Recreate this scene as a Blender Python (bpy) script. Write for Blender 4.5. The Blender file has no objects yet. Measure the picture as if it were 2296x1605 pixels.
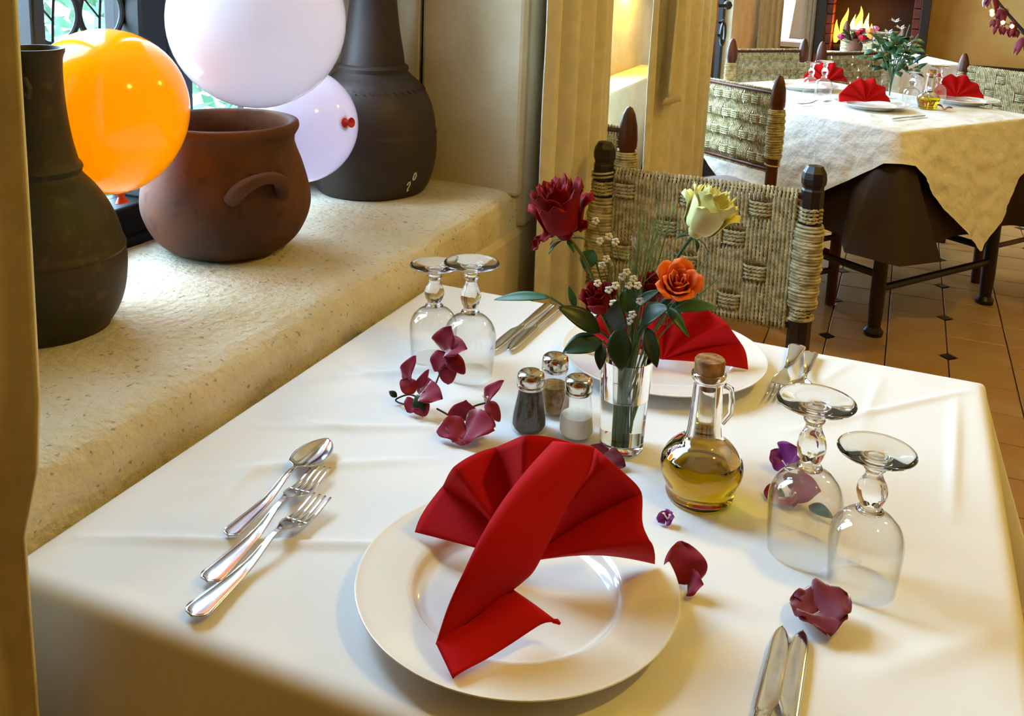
import bpy, bmesh, math, random
from mathutils import Vector, Matrix, noise
S = bpy.context.scene
COL = S.collection
PI = math.pi
# ------------------------------------------------------------------ camera
YAW, PIT, ROL = 0.3844, 0.1935, 0.0386
fw = Vector((-math.sin(YAW)*math.cos(PIT), math.cos(YAW)*math.cos(PIT), -math.sin(PIT)))
rt = Vector((math.cos(YAW), math.sin(YAW), 0)); up = rt.cross(fw)
r2 = rt*math.cos(ROL) + up*math.sin(ROL); u2 = up*math.cos(ROL) - rt*math.sin(ROL)
cam_d = bpy.data.cameras.new('camera'); cam = bpy.data.objects.new('camera', cam_d); COL.objects.link(cam)
cam_d.sensor_width = 36.0; cam_d.sensor_fit = 'HORIZONTAL'
cam_d.lens = 2159.92/2296*36; cam_d.shift_y = -(802.5-307.27)/2296; cam_d.clip_start = .02
cam.matrix_world = Matrix(((r2.x,u2.x,-fw.x,.6826),(r2.y,u2.y,-fw.y,-.5246),(r2.z,u2.z,-fw.z,1.2906),(0,0,0,1)))
S.camera = cam
# ------------------------------------------------------------------ world, exposure, portals
LAMP = (1.0, .70, .08); DAY = (.52, .75, 1.0)
w = bpy.data.worlds.new('sky'); S.world = w; w.use_nodes = True
bg = w.node_tree.nodes['Background']; bg.inputs[0].default_value = (*DAY, 1); bg.inputs[1].default_value = 29.5
S.view_settings.view_transform = 'Standard'; S.view_settings.look = 'None'
S.view_settings.exposure = 0.0; S.view_settings.gamma = 1.0; S.view_settings.use_curve_mapping = False
S.cycles.max_bounces = 12; S.cycles.diffuse_bounces = 4; S.cycles.glossy_bounces = 4; S.cycles.transmission_bounces = 12; S.cycles.transparent_max_bounces = 16
def portal(loc, sy, sz):
    d = bpy.data.lights.new('window_portal', 'AREA'); d.shape = 'RECTANGLE'; d.size = sy; d.size_y = sz
    d.cycles.is_portal = True
    o = bpy.data.objects.new('window_portal', d); COL.objects.link(o); o.location = loc
    o.rotation_euler = (PI/2, 0, -PI/2)          # emits towards +x
portal((-.52, .64, 1.62), .75, 1.50)
portal((-.60, 5.22, 1.15), 2.05, 2.2)
portal((-.60, 2.70, 1.55), 1.15, 1.5)
# ------------------------------------------------------------------ helpers
def lin(c):
    return tuple(((v/255)/12.92 if v/255 <= .04045 else ((v/255+.055)/1.055)**2.4) for v in c)
def link(o, parent=None):
    COL.objects.link(o)
    if parent: o.parent = parent
    return o
def tag(o, label=None, cat=None, group=None, kind=None):
    if label: o['label'] = label
    if cat: o['category'] = cat
    if group: o['group'] = group
    if kind: o['kind'] = kind
    return o
def thing(name, label, cat, loc=(0,0,0), rotz=0, group=None):
    o = bpy.data.objects.new(name, None); o.empty_display_size = .05; COL.objects.link(o)
    o.location = loc; o.rotation_euler = (0,0,rotz); return tag(o, label, cat, group)
def dup(root, loc, rotz=0, label=None, group=None):
    def cp(o, par):
        c = o.copy(); COL.objects.link(c); c.parent = par
        for ch in list(o.children): cp(ch, c)
        return c
    r = cp(root, None); r.location = loc; r.rotation_euler = (0,0,rotz)
    if label: r['label'] = label
    if group: r['group'] = group
    elif 'group' in r and label: pass
    return r
class MB:
    def __init__(s): s.v = []; s.f = []
    def add(s, vs, fs):
        n = len(s.v); s.v += [tuple(p) for p in vs]; s.f += [tuple(i+n for i in f) for f in fs]; return s
    def box(s, x0,x1,y0,y1,z0,z1):
        return s.add([(x0,y0,z0),(x1,y0,z0),(x1,y1,z0),(x0,y1,z0),(x0,y0,z1),(x1,y0,z1),(x1,y1,z1),(x0,y1,z1)],
            [(0,3,2,1),(4,5,6,7),(0,1,5,4),(1,2,6,5),(2,3,7,6),(3,0,4,7)])
    def lathe(s, prof, n=32, c=(0,0,0), cap0=True, cap1=True, fn=None):
        vs = []; fs = []
        for (r,z) in prof:
            for i in range(n):
                a = 2*PI*i/n; rr = r*(fn(a,z) if fn else 1)
                vs.append((c[0]+rr*math.cos(a), c[1]+rr*math.sin(a), c[2]+z))
        m = len(prof)
        for j in range(m-1):
            for i in range(n):
                k = (i+1) % n; fs.append((j*n+i, j*n+k, (j+1)*n+k, (j+1)*n+i))
        if cap0 and prof[0][0] > 0: fs.append(tuple(reversed(range(n))))
        if cap1 and prof[-1][0] > 0: fs.append(tuple(range((m-1)*n, m*n)))
        return s.add(vs, fs)
    def tube(s, pts, rad, n=8, cap=True, closed=False):
        pts = [Vector(p) for p in pts]; m = len(pts)
        rr = rad if isinstance(rad, (list,tuple)) else [rad]*m
        vs = []; fs = []; prev = None
        for j in range(m):
            if closed: t = pts[(j+1)%m]-pts[j-1]
            else: t = pts[min(j+1,m-1)]-pts[max(j-1,0)]
            if t.length < 1e-9: t = Vector((0,0,1))
            t.normalize()
            if prev is None:
                a = Vector((0,0,1)) if abs(t.z) < .9 else Vector((1,0,0)); nx = t.cross(a).normalized()
            else:
                nx = prev - t*prev.dot(t)
                nx = nx.normalized() if nx.length > 1e-6 else t.orthogonal().normalized()
            prev = nx; ny = t.cross(nx)
            for i in range(n):
                a = 2*PI*i/n; vs.append(pts[j] + (nx*math.cos(a)+ny*math.sin(a))*rr[j])
        for j in range(m if closed else m-1):
            for i in range(n):
                k = (i+1)%n; q = (j+1)%m; fs.append((j*n+i, j*n+k, q*n+k, q*n+i))
        if cap and not closed: fs += [tuple(reversed(range(n))), tuple(range((m-1)*n, m*n))]
        return s.add(vs, fs)
    def grid(s, fn, nu, nv):
        vs = [fn(i/(nu-1), j/(nv-1)) for j in range(nv) for i in range(nu)]
        fs = [(j*nu+i, j*nu+i+1, (j+1)*nu+i+1, (j+1)*nu+i) for j in range(nv-1) for i in range(nu-1)]
        return s.add(vs, fs)
    def mesh(s, name, smooth=True, angle=None):
        me = bpy.data.meshes.new(name); me.from_pydata([tuple(p) for p in s.v], [], s.f); me.update()
        if smooth: me.polygons.foreach_set('use_smooth', [True]*len(me.polygons))
        if smooth and angle is not None:
            bm = bmesh.new(); bm.from_mesh(me)
            for e in bm.edges:
                if len(e.link_faces) == 2 and e.calc_face_angle(0) > angle: e.smooth = False
            bm.to_mesh(me); bm.free()
        return me
    def build(s, name, mat, parent=None, smooth=True, angle=.7, loc=None, rot=None, bevel=0, solid=0, sub=0):
        me = s.mesh(name, smooth, angle); me.materials.append(M[mat] if isinstance(mat,str) else mat)
        o = link(bpy.data.objects.new(name, me), parent)
        if loc is not None: o.location = loc
        if rot is not None: o.rotation_euler = rot
        if solid:
            md = o.modifiers.new('thick','SOLIDIFY'); md.thickness = solid; md.offset = 0
        if bevel:
            md = o.modifiers.new('bevel','BEVEL'); md.width = bevel; md.segments = 2; md.limit_method = 'ANGLE'
        if sub:
            md = o.modifiers.new('sub','SUBSURF'); md.levels = sub; md.render_levels = sub
        return o
def structure(o): o['kind'] = 'structure'; return o
def fbm(x,y,z,s=1.0): return noise.fractal(Vector((x*s,y*s,z*s)), 1.0, 2.0, 4)
def nz(x,y,z=0,s=1.0): return noise.noise(Vector((x*s,y*s,z*s)))
def catmull(P, n=8):
    P = [Vector(p) for p in P]; out = []
    for i in range(len(P)-1):
        a = P[max(i-1,0)]; b = P[i]; c = P[i+1]; d = P[min(i+2,len(P)-1)]
        for k in range(n):
            t = k/n
            out.append(.5*((2*b)+(c-a)*t+(2*a-5*b+4*c-d)*t*t+(-a+3*b-3*c+d)*t**3))
    out.append(P[-1]); return out
def sm(a,b,x):
    t = max(0,min(1,(x-a)/(b-a))); return t*t*(3-2*t)
# ------------------------------------------------------------------ materials
M = {}
def mat(name, col, rough=.5, metal=0, spec=.5, var=0, vs=8, col2=None, bump=0, bs=60, bdist=.002, trans=0, ior=1.45, sheen=0, coat=0,
        emis=None, estr=0, sss=0, coord='Object', stretch=(1,1,1), detail=4, wave=None, ramp=(.35,.65)):
    m = bpy.data.materials.new(name); m.use_nodes = True; nt = m.node_tree; N = nt.nodes; b = N['Principled BSDF']
    c = (*lin(col),1); b.inputs['Base Color'].default_value = c
    b.inputs['Roughness'].default_value = rough; b.inputs['Metallic'].default_value = metal
    b.inputs['Specular IOR Level'].default_value = spec; b.inputs['IOR'].default_value = ior
    b.inputs['Transmission Weight'].default_value = trans
    if sheen: b.inputs['Sheen Weight'].default_value = sheen
    if coat: b.inputs['Coat Weight'].default_value = coat
    if emis: b.inputs['Emission Color'].default_value = (*lin(emis),1); b.inputs['Emission Strength'].default_value = estr
    if var or bump:
        tc = N.new('ShaderNodeTexCoord'); mp = N.new('ShaderNodeMapping'); mp.inputs['Scale'].default_value = stretch
        nt.links.new(tc.outputs[coord], mp.inputs[0])
    if var:
        n1 = N.new('ShaderNodeTexNoise'); n1.inputs['Scale'].default_value = vs; n1.inputs['Detail'].default_value = detail
        nt.links.new(mp.outputs[0], n1.inputs['Vector'])
        r = N.new('ShaderNodeValToRGB'); r.color_ramp.elements[0].position = ramp[0]; r.color_ramp.elements[1].position = ramp[1]
        d = (*lin(col2),1) if col2 else tuple(x*(1-var) for x in c[:3])+(1,)
        r.color_ramp.elements[0].color = c; r.color_ramp.elements[1].color = d
        nt.links.new(n1.outputs['Fac'], r.inputs[0]); nt.links.new(r.outputs[0], b.inputs['Base Color'])
    if bump:
        n2 = N.new('ShaderNodeTexNoise'); n2.inputs['Scale'].default_value = bs; n2.inputs['Detail'].default_value = 6
        nt.links.new(mp.outputs[0], n2.inputs['Vector'])
        bp = N.new('ShaderNodeBump'); bp.inputs['Strength'].default_value = bump; bp.inputs['Distance'].default_value = bdist
        nt.links.new(n2.outputs['Fac'], bp.inputs['Height']); nt.links.new(bp.outputs[0], b.inputs['Normal'])
    M[name] = m; return m
def speckle(m, scale=150, lo=.63, hi=.70, dark=.45):
    nt = m.node_tree; N = nt.nodes; b = N['Principled BSDF']; src = b.inputs['Base Color'].links[0].from_socket
    tc = N.new('ShaderNodeTexCoord'); n = N.new('ShaderNodeTexNoise'); n.inputs['Scale'].default_value = scale; n.inputs['Detail'].default_value = 2
    nt.links.new(tc.outputs['Object'], n.inputs['Vector'])
    r = N.new('ShaderNodeMapRange'); r.inputs[1].default_value = lo; r.inputs[2].default_value = hi; r.inputs[3].default_value = 1; r.inputs[4].default_value = dark
    nt.links.new(n.outputs['Fac'], r.inputs[0]); v = N.new('ShaderNodeVectorMath'); v.operation = 'SCALE'
    nt.links.new(src, v.inputs[0]); nt.links.new(r.outputs[0], v.inputs['Scale']); nt.links.new(v.outputs[0], b.inputs['Base Color'])
def schlick(nt, f0=.04, k=1.0, p=5):
    N = nt.nodes; lw = N.new('ShaderNodeLayerWeight'); lw.inputs['Blend'].default_value = .5
    a = N.new('ShaderNodeMath'); a.operation = 'POWER'; a.inputs[1].default_value = p; nt.links.new(lw.outputs['Facing'], a.inputs[0])
    b = N.new('ShaderNodeMath'); b.operation = 'MULTIPLY_ADD'; b.inputs[1].default_value = (1-f0)*k; b.inputs[2].default_value = f0*k; b.use_clamp = True
    nt.links.new(a.outputs[0], b.inputs[0]); return b.outputs[0]
def thin_glass(name, tint=(1,1,1), refl=1.0):
    m = bpy.data.materials.new(name); m.use_nodes = True; nt = m.node_tree; N = nt.nodes
    N.remove(N['Principled BSDF']); out = N['Material Output']
    t = N.new('ShaderNodeBsdfTransparent'); t.inputs[0].default_value = (*tint,1)
    g = N.new('ShaderNodeBsdfGlossy'); g.inputs['Roughness'].default_value = .02; g.inputs[0].default_value = (1,1,1,1)
    mx = N.new('ShaderNodeMixShader'); nt.links.new(schlick(nt,.045,refl,4), mx.inputs[0])
    nt.links.new(t.outputs[0], mx.inputs[1]); nt.links.new(g.outputs[0], mx.inputs[2]); nt.links.new(mx.outputs[0], out.inputs[0])
    M[name] = m; return m
def translucent(name, col, tcol, fac=.6, rough=.25, gloss=.06):
    m = bpy.data.materials.new(name); m.use_nodes = True; nt = m.node_tree; N = nt.nodes
    N.remove(N['Principled BSDF']); out = N['Material Output']
    d = N.new('ShaderNodeBsdfDiffuse'); d.inputs[0].default_value = (*lin(col),1)
    t = N.new('ShaderNodeBsdfTranslucent'); t.inputs[0].default_value = (*lin(tcol),1)
    g = N.new('ShaderNodeBsdfGlossy'); g.inputs['Roughness'].default_value = rough; g.inputs[0].default_value = (1,1,1,1)
    a = N.new('ShaderNodeMixShader'); a.inputs[0].default_value = fac
    nt.links.new(d.outputs[0], a.inputs[1]); nt.links.new(t.outputs[0], a.inputs[2])
    b = N.new('ShaderNodeMixShader'); nt.links.new(schlick(nt,.03), b.inputs[0])
    nt.links.new(a.outputs[0], b.inputs[1]); nt.links.new(g.outputs[0], b.inputs[2]); nt.links.new(b.outputs[0], out.inputs[0])
    M[name] = m; return m
mat('plaster', (214,202,176), .9, var=.25, vs=5, col2=(196,180,146), bump=.55, bs=45, bdist=.004, spec=.2)
mat('plaster_sill', (222,212,190), .85, var=.3, vs=7, col2=(204,190,156), bump=.9, bs=85, bdist=.006, spec=.25)
mat('plaster_far', (196,166,104), .9, var=.3, vs=2.2, col2=(186,132,64), bump=.4, bs=25, bdist=.004, spec=.2)
mat('ceiling', (225,215,195), .9)
mat('curtain', (224,214,188), .9, var=.12, vs=30, bump=.25, bs=500, bdist=.001, sheen=.2, spec=.1)
translucent('curtain_thin', (226,212,180), (220,200,150), .22, .6)
mat('crack', (30,24,18), .9)
mat('cloth_white', (236,234,232), .85, bump=.12, bs=900, bdist=.0006, spec=.2, sheen=.1)
mat('cloth_far', (236,233,228), .85, bump=.9, bs=16, bdist=.02, spec=.2)
mat('cloth_brown', (44,26,22), .6, bump=.2, bs=40, spec=.35)
mat('iron', (10,9,11), .5, metal=0, spec=.35)
mat('copper_dark', (64,50,42), .55, metal=.15, var=.5, vs=9, col2=(48,38,34), bump=.35, bs=35, spec=.5)
mat('jug_metal', (62,48,24), .55, metal=.2, var=.6, vs=14, col2=(36,40,24), bump=.4, bs=30, spec=.5, ramp=(.4,.7))
mat('clay', (112,66,38), .75, var=.6, vs=7, col2=(50,36,30), bump=.5, bs=40, spec=.3, ramp=(.35,.7))
mat('clay_in', (120,82,62), .85, var=.3, vs=10, bump=.4, bs=30)
translucent('balloon_orange', (255,190,4), (255,190,4), .55, .12)
translucent('balloon_white', (244,236,240), (244,236,242), .45, .12)
translucent('balloon_pale', (242,234,244), (242,232,246), .45, .12)
mat('knot_red', (190,20,26), .4); mat('knot_orange', (220,60,10), .4)
mat('porcelain', (244,240,230), .12, spec=.5, coat=.3)
mat('napkin', (186,13,18), .85, bump=.15, bs=700, bdist=.0006, spec=.2)
mat('steel', (222,222,224), .14, metal=1, bump=.05, bs=40)
mat('chrome', (210,205,195), .16, metal=1)
mat('rope', (206,194,156), .85, var=.5, vs=60, col2=(150,140,104), bump=.3, bs=250, bdist=.001, spec=.2)
mat('rope_yellow', (212,178,96), .85, var=.4, vs=60, col2=(160,126,56), bump=.3, bs=250, bdist=.001, spec=.2)
mat('wood_dark', (38,24,20), .42, var=.4, vs=12, stretch=(4,4,.6), bump=.15, bs=30, spec=.5)
mat('wood_brown', (96,42,22), .45, var=.5, vs=12, col2=(60,28,18), stretch=(4,4,.6), bump=.2, bs=30)
mat('cushion', (150,154,176), .85, bump=.2, bs=200)
mat('tile', (186,148,92), .38, var=.35, vs=3, col2=(166,118,62), bump=.12, bs=12, coord='Object', spec=.5)
mat('tile_dot', (40,38,30), .35); mat('grout', (96,70,40), .9)
mat('leaf_dark', (28,58,22), .38, var=.4, vs=25, col2=(20,40,16), spec=.5)
mat('leaf_mid', (58,104,62), .45, var=.4, vs=20, col2=(44,84,50))
mat('leaf_light', (56,104,74), .6, var=.3, vs=4, col2=(90,132,108))
mat('stem', (92,104,40), .55); mat('stem_green', (60,92,48), .6); mat('frond', (124,150,96), .6, var=.4, vs=30, col2=(84,118,66)); mat('twig', (48,34,38), .7)
mat('rose_red', (150,6,18), .65, var=.5, vs=20, col2=(112,2,10), spec=.2)
mat('rose_white', (238,234,186), .6, var=.3, vs=14, col2=(220,216,120), spec=.2)
mat('rose_orange', (250,142,92), .6, var=.3, vs=18, col2=(246,118,40), spec=.2)
mat('breath', (245,243,235), .7)
translucent('bract', (158,6,52), (176,10,60), .3, .7); translucent('bract_purple', (150,50,150), (160,60,170), .3, .5)
translucent('bract_deep', (126,4,36), (140,6,40), .3, .7)
mat('pistil', (238,232,210), .6)
thin_glass('glass_thin', (.985,.99,.99), 1.2)
def edge_tint(m, k=.45):
    nt = m.node_tree; N = nt.nodes; t = [n for n in N if n.type == 'BSDF_TRANSPARENT'][0]
    lw = N.new('ShaderNodeLayerWeight'); lw.inputs['Blend'].default_value = .5; a = N.new('ShaderNodeMath'); a.operation = 'POWER'; a.inputs[1].default_value = 4
    nt.links.new(lw.outputs['Facing'], a.inputs[0]); r = N.new('ShaderNodeValToRGB'); r.color_ramp.elements[0].color = (.985,.99,.99,1); r.color_ramp.elements[1].color = (k,k*.97,k*.9,1)
    nt.links.new(a.outputs[0], r.inputs[0]); nt.links.new(r.outputs[0], t.inputs[0])
edge_tint(M['glass_thin'])
thin_glass('glass_vase', (.97,.985,.99), 1.1)
thin_glass('window_glass', (.97,.99,.99), .9)
mat('glass', (250,252,252), .01, trans=1, ior=1.47)
mat('water', (246,250,250), .0, trans=1, ior=1.33)
mat('oil', (208,176,14), .02, trans=1, ior=1.47)
mat('cork', (176,132,82), .9, var=.5, vs=120, col2=(110,76,44), bump=.5, bs=150)
mat('pepper', (70,58,46), .9, var=.5, vs=300, bump=.4, bs=300); mat('salt', (236,230,214), .9, bump=.4, bs=300)
mat('spice', (170,124,60), .9, var=.5, vs=200, bump=.4, bs=300)
mat('brick_red', (120,44,22), .6, var=.5, vs=8, col2=(70,26,16), bump=.3, bs=20)
mat('soot', (26,16,12), .9, var=.4, vs=8)
mat('flame', (255,170,40), 1, emis=(255,170,40), estr=7); mat('flame_hot', (255,230,90), 1, emis=(255,222,80), estr=10)
mat('bulb', (255,210,140), .5, emis=(255,200,120), estr=12); mat('brass', (150,110,50), .35, metal=1)
mat('ground', (200,196,186), .95, var=.3, vs=2); mat('garden_wall', (215,205,190), .95, var=.2, vs=3)
mat('pink_flower', (226,120,170), .6); mat('sheer', (240,238,240), .9)
mat('lantern_gold', (255,214,140), .5, emis=(255,206,120), estr=4)
mat('window_far_glow',(235,240,250),.3,emis=(225,235,255),estr=1.6)
mat('writing', (222,220,214), .9)
speckle(M['plaster_sill'],130,.64,.72,.5); speckle(M['jug_metal'],60,.58,.72,1.7); speckle(M['clay'],40,.6,.75,.6)
# ------------------------------------------------------------------ room shell
X1, Y0, Y1, ZC = 4.2, -4.2, 7.6, 2.9
structure(MB().box(-.6,X1,Y0,Y1,-.12,-.012).build('floor','grout',smooth=False))
FLOOR = bpy.data.objects['floor']
structure(MB().box(-.9,X1+.2,Y0-.2,Y1+.2,ZC,ZC+.1).build('ceiling','ceiling',smooth=False))
structure(MB().box(X1,X1+.15,Y0,Y1,-.1,ZC).build('wall_right','plaster_far',smooth=False))
structure(MB().box(-.9,X1,Y0-.15,Y0,-.1,ZC).build('wall_back','plaster_far',smooth=False))
fwall = MB().box(-.9,X1,Y1,Y1+.15,-.1,ZC); structure(fwall.build('wall_far','plaster_far',smooth=False))
structure(MB().box(.84,X1,Y1-.03,Y1,0,.50).build('wainscot','wood_brown',smooth=False)).name = 'trim_1'
structure(MB().box(.84,X1,Y1-.045,Y1,.50,.55).build('trim_2','wood_dark',smooth=False))
# left wall with the window niche, the lit alcove and the recess beyond
wl = MB()
wl.box(-.50,-.018,Y0,1.70,-.1,.72)                 # below the sills
wl.box(-.50,0,Y0,-.12,.72,ZC)                     # near pier
wl.box(-.52,-.44,-.12,.27,.72,2.40)             # solid back of the niche behind the jug
wl.box(-.52,-.44,1.02,1.28,.72,2.40)             # solid back of the niche behind the vase
wl.box(-.50,0,-.12,1.29,2.40,ZC)                  # lintel over the window
wl.box(-.50,-.012,1.275,1.70,.72,ZC)              # pier after the window
structure(wl.build('wall_left','plaster',smooth=False,bevel=.012))
wr = MB()
wr.box(-.62,-.45,1.60,2.1,-.1,ZC); wr.box(-.62,-.45,2.1,3.25,-.1,.80); wr.box(-.62,-.45,2.1,3.25,2.3,ZC); wr.box(-.62,-.45,3.25,4.2,-.1,ZC); wr.box(-.62,-.45,6.25,Y1,-.1,ZC); wr.box(-.62,-.45,4.2,6.25,2.25,ZC); wr.box(-.62,-.45,4.2,6.25,-.1,.05)
structure(MB().box(-.45,-.30,2.3,3.82,0,.785).build('plaster_bench','plaster',smooth=False,bevel=.01)).name='trim_5'
structure(wr.build('wall_recess','plaster',smooth=False)).name = 'wall_left_recess'
# plaster sill of the niche: rounded front edge, uneven surface
def sill_fn():
    prof = [(0,.70),(0,.745),(-.001,.768),(-.006,.785),(-.016,.796),(-.032,.8015),(-.06,.803),(-.12,.8035),(-.2,.803),(-.3,.8025),(-.4,.802),(-.5,.802)]
    P = []
    for a,b in zip(prof[:-1],prof[1:]):
        for k in range(4): P.append((a[0]+(b[0]-a[0])*k/4, a[1]+(b[1]-a[1])*k/4))
    P.append(prof[-1]); ny = 150
    def fn(u,v):
        x,z = P[round(u*(len(P)-1))]; y = -.12+1.40*v
        off = -.006 - .010*sm(.868,.876,y) - .012*sm(1.058,1.068,y)
        wx = .004*nz(y,z,1,9)+.0015*nz(y,z,5,40); wz = .0022*nz(x,y,2,14)+.0008*nz(x,y,3,60)
        k = sm(.72,.80,z)
        # worn dip of the front edge
        return (x+off+wx*(1-sm(.0,.1,-x)), y, z+wz*k-.004*k*(1-sm(0,.08,-x))*nz(y,1,1,6))
    return MB().grid(fn,len(P),ny)
structure(sill_fn().build('window_sill','plaster_sill',angle=None)).name = 'trim_3'
# far reveal: two plaster panels with a dark joint between
structure(MB().box(-.50,-.256,1.262,1.30,.79,2.40).build('reveal_panel','plaster',smooth=False,bevel=.004)).name='wall_reveal'
structure(MB().box(-.247,-.020,1.254,1.30,.79,2.40).build('reveal_panel','plaster',smooth=False,bevel=.008)).name='wall_reveal_front'
structure(MB().box(-.258,-.245,1.272,1.30,.79,2.40).build('joint','crack',smooth=False)).name='trim_4'
structure(MB().box(-.50,-.02,-.16,-.12,.79,2.40).build('reveal_near','plaster',smooth=False)).name='wall_reveal_near'
# ------------------------------------------------------------------ window with black iron frame
win = structure(bpy.data.objects.new('window_1', None)); COL.objects.link(win)
win['label'] = 'black iron casement window with scroll grille behind the pots'
def bar(name, *b, bev=.004): return MB().box(*b).build(name,'iron',win,smooth=False,bevel=bev)
bar('bottom_rail',-.50,-.425,.27,1.02,.800,.868); bar('top_rail',-.50,-.43,.27,1.02,2.32,2.40)
bar('stile',-.50,-.432,.455,.478,.868,2.32); bar('stile',-.50,-.432,.27,.29,.868,2.32); bar('stile',-.50,-.43,.975,1.02,.868,2.32)
bar('mullion',-.505,-.43,.655,.715,.868,2.32); bar('mullion',-.505,-.435,.719,.779,.868,2.32)
bar('sill_bead',-.43,-.418,.27,1.02,.800,.822)
for y0,y1 in ((.29,.455),(.478,.655),(.779,.975)):
    MB().box(-.483,-.479,y0,y1,.868,2.32).build('pane','window_glass',win,smooth=False)
def ring(cy,cz,r,a0=0,a1=2*PI,rad=.0048,n=28):
    closed = abs(a1-a0) > 6.2
    pts = [(-.465, cy+r*math.cos(a0+(a1-a0)*i/n), cz+r*math.sin(a0+(a1-a0)*i/n)) for i in range(n if closed else n+1)]
    return MB().tube(pts, rad, 8, closed=closed)
for cy in (.523,.611):
    ring(cy,1.170,.0430).build('scroll','iron',win)
    g = MB(); 
    g.tube([(-.465,cy+.002,1.21),(-.465,cy-.003,1.165),(-.465,cy-.006,1.121)],.0022,6)
    g.tube([(-.465,cy-.034,1.194),(-.465,cy-.004,1.162)],.0016,6)
    g.build('spoke','iron',win)
for cy in (.83,.92): ring(cy,1.36,.046).build('scroll','iron',win)
# ------------------------------------------------------------------ outside: court ground, pale garden wall, shrubs
structure(MB().box(-9,-.63,-6,12,-.3,-.14).build('court_ground','ground',smooth=False)).name='ground'
structure(MB().box(-4.6,-4.4,-6,12,-.14,.9).build('garden_wall','garden_wall',smooth=False)).name='wall_garden'
def leaf_mesh(name, L, W, fold=.25, bend=.15, nu=5, nv=7, mat_='leaf_mid', power=1.0, tipp=1.0):
    def fn(u,v):
        s = u*2-1; wv = W*.5*math.sin(PI*min(1,v**power*.97+.015))**.85*(1-.25*v*tipp)
        return (s*wv, v*L, abs(s)*wv*fold - bend*L*v*v)
    return MB().grid(fn,nu,nv)
rnd = random.Random(5)
def shrub(x,y,h,r,n,label):
    t = thing('garden_shrub',label,'shrub',(x,y,-.14),0,'shrubs outside the window')
    g = MB()
    for k in range(5):
        a = rnd.random()*6.3; g.tube([(0,0,0),(r*.3*math.cos(a),r*.3*math.sin(a),h*.5),(r*.6*math.cos(a),r*.6*math.sin(a),h*.85)],[.02,.014,.005],6)
    g.build('stem','twig',t)
    g = MB()
    for k in range(n):
        a = rnd.random()*6.283; el = math.asin(rnd.uniform(-.8,1)); rr = r*(.55+.45*rnd.random())
        c = Vector((rr*math.cos(a)*math.cos(el), rr*math.sin(a)*math.cos(el), h*.6+h*.42*math.sin(el)))
        d = Vector((rnd.gauss(0,1),rnd.gauss(0,1),rnd.gauss(0,.8))).normalized(); s = d.orthogonal().normalized(); L = rnd.uniform(.06,.13)
        g.add([c,c+d*L*.5+s*L*.22,c+d*L,c+d*L*.5-s*L*.22],[(0,1,2,3)])
    tag(g.build('foliage','leaf_light',t,smooth=False),kind='stuff')
shrub(-2.3,2.3,1.5,.60,1500,'loose pale green shrub seen through the grille above the orange balloon')
shrub(-2.6,4.1,1.2,.5,500,'pale green shrub seen between the mullion and the white balloon')
# ------------------------------------------------------------------ curtains
def curtain(name,label,path,z0,z1,amp,folds,mat_='curtain',seed=1,group=None,edge=None,nz_=40,nu=140,flare=.3):
    P = [Vector((p[0],p[1],0)) for p in path]; C = catmull([(p.x,p.y,0) for p in P],12) if len(P)>2 else [P[0]+(P[1]-P[0])*i/24 for i in range(25)]
    Ls = [0]
    for a,b in zip(C[:-1],C[1:]): Ls.append(Ls[-1]+(b-a).length)
    T = Ls[-1]
    def at(s):
        s *= T
        for i in range(len(C)-1):
            if Ls[i+1] >= s-1e-9:
                t = (s-Ls[i])/max(1e-9,Ls[i+1]-Ls[i]); d = (C[i+1]-C[i]).normalized(); return C[i].lerp(C[i+1],t), Vector((d.y,-d.x,0))
        return C[-1], Vector((0,1,0))
    def fn(u,v):
        p,n = at(u); z = z0+(z1-z0)*v; ph = folds*2*PI*(u+.09*nz(u*4,seed,0)+.012*nz(u*2,v*2,seed,3)*(1-v*.5))
        k = .5+.75*nz(u*folds*.7,seed,3); a = amp*(k+.25)*(1-flare*v)
        o = a*(math.sin(ph)+.25*math.sin(2*ph+1))+.004*nz(u*9,z*2,seed,2)
        q = p+n*o
        if edge: 
            e = edge(z); q = q+Vector((e,0,0))*1.0
        return (q.x,q.y,z)
    o = MB().grid(fn,nu,nz_).build(name,mat_,angle=None,solid=.003)
    return tag(o,label,'curtain',group)
def near_edge(z): return -.024*(1-sm(.83,.93,z)) - .012*sm(1.25,1.6,z)
curtain('window_curtain','heavy cream curtain falling past the near corner of the white table',
    [(.128,-.05),(.085,-.075),(.07,-.12),(.075,-.2),(.06,-.35),(.06,-.7)],.02,2.3,.012,4,seed=3,edge=near_edge,nu=180)
# curtains beyond the niche: one by the reveal, one before the recess
curtain('window_curtain','cream curtain between the window niche and the glowing alcove',
    [(.030,1.235),(.045,1.34),(.050,1.45),(.055,1.57),(.048,1.635)],.02,2.3,.019,4,seed=8,nu=200)
curtain('window_curtain','cream curtain with deep folds between the alcove and the recess',
    [(.040,2.03),(.05,2.28),(.05,2.60),(.045,2.90)],.02,2.3,.022,5,seed=12,nu=200)
def flap():
    def fn(u,v):
        z = .90+.75*v; wd = .10*(1-.55*v)+.01*math.sin(9*v); y = 2.085+.06*v+u*wd+ .01*math.sin(5*v)
        return (.072+.018*math.sin(u*7+1)+.012*u*(1-v), y, z+(-.035*u+.012*math.sin(u*8))*(1-v))
    return MB().grid(fn,24,40)
tag(flap().build('curtain_flap','curtain',angle=None,solid=.003),'loose tie end of cloth hanging over the deep folded curtain','curtain')
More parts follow.
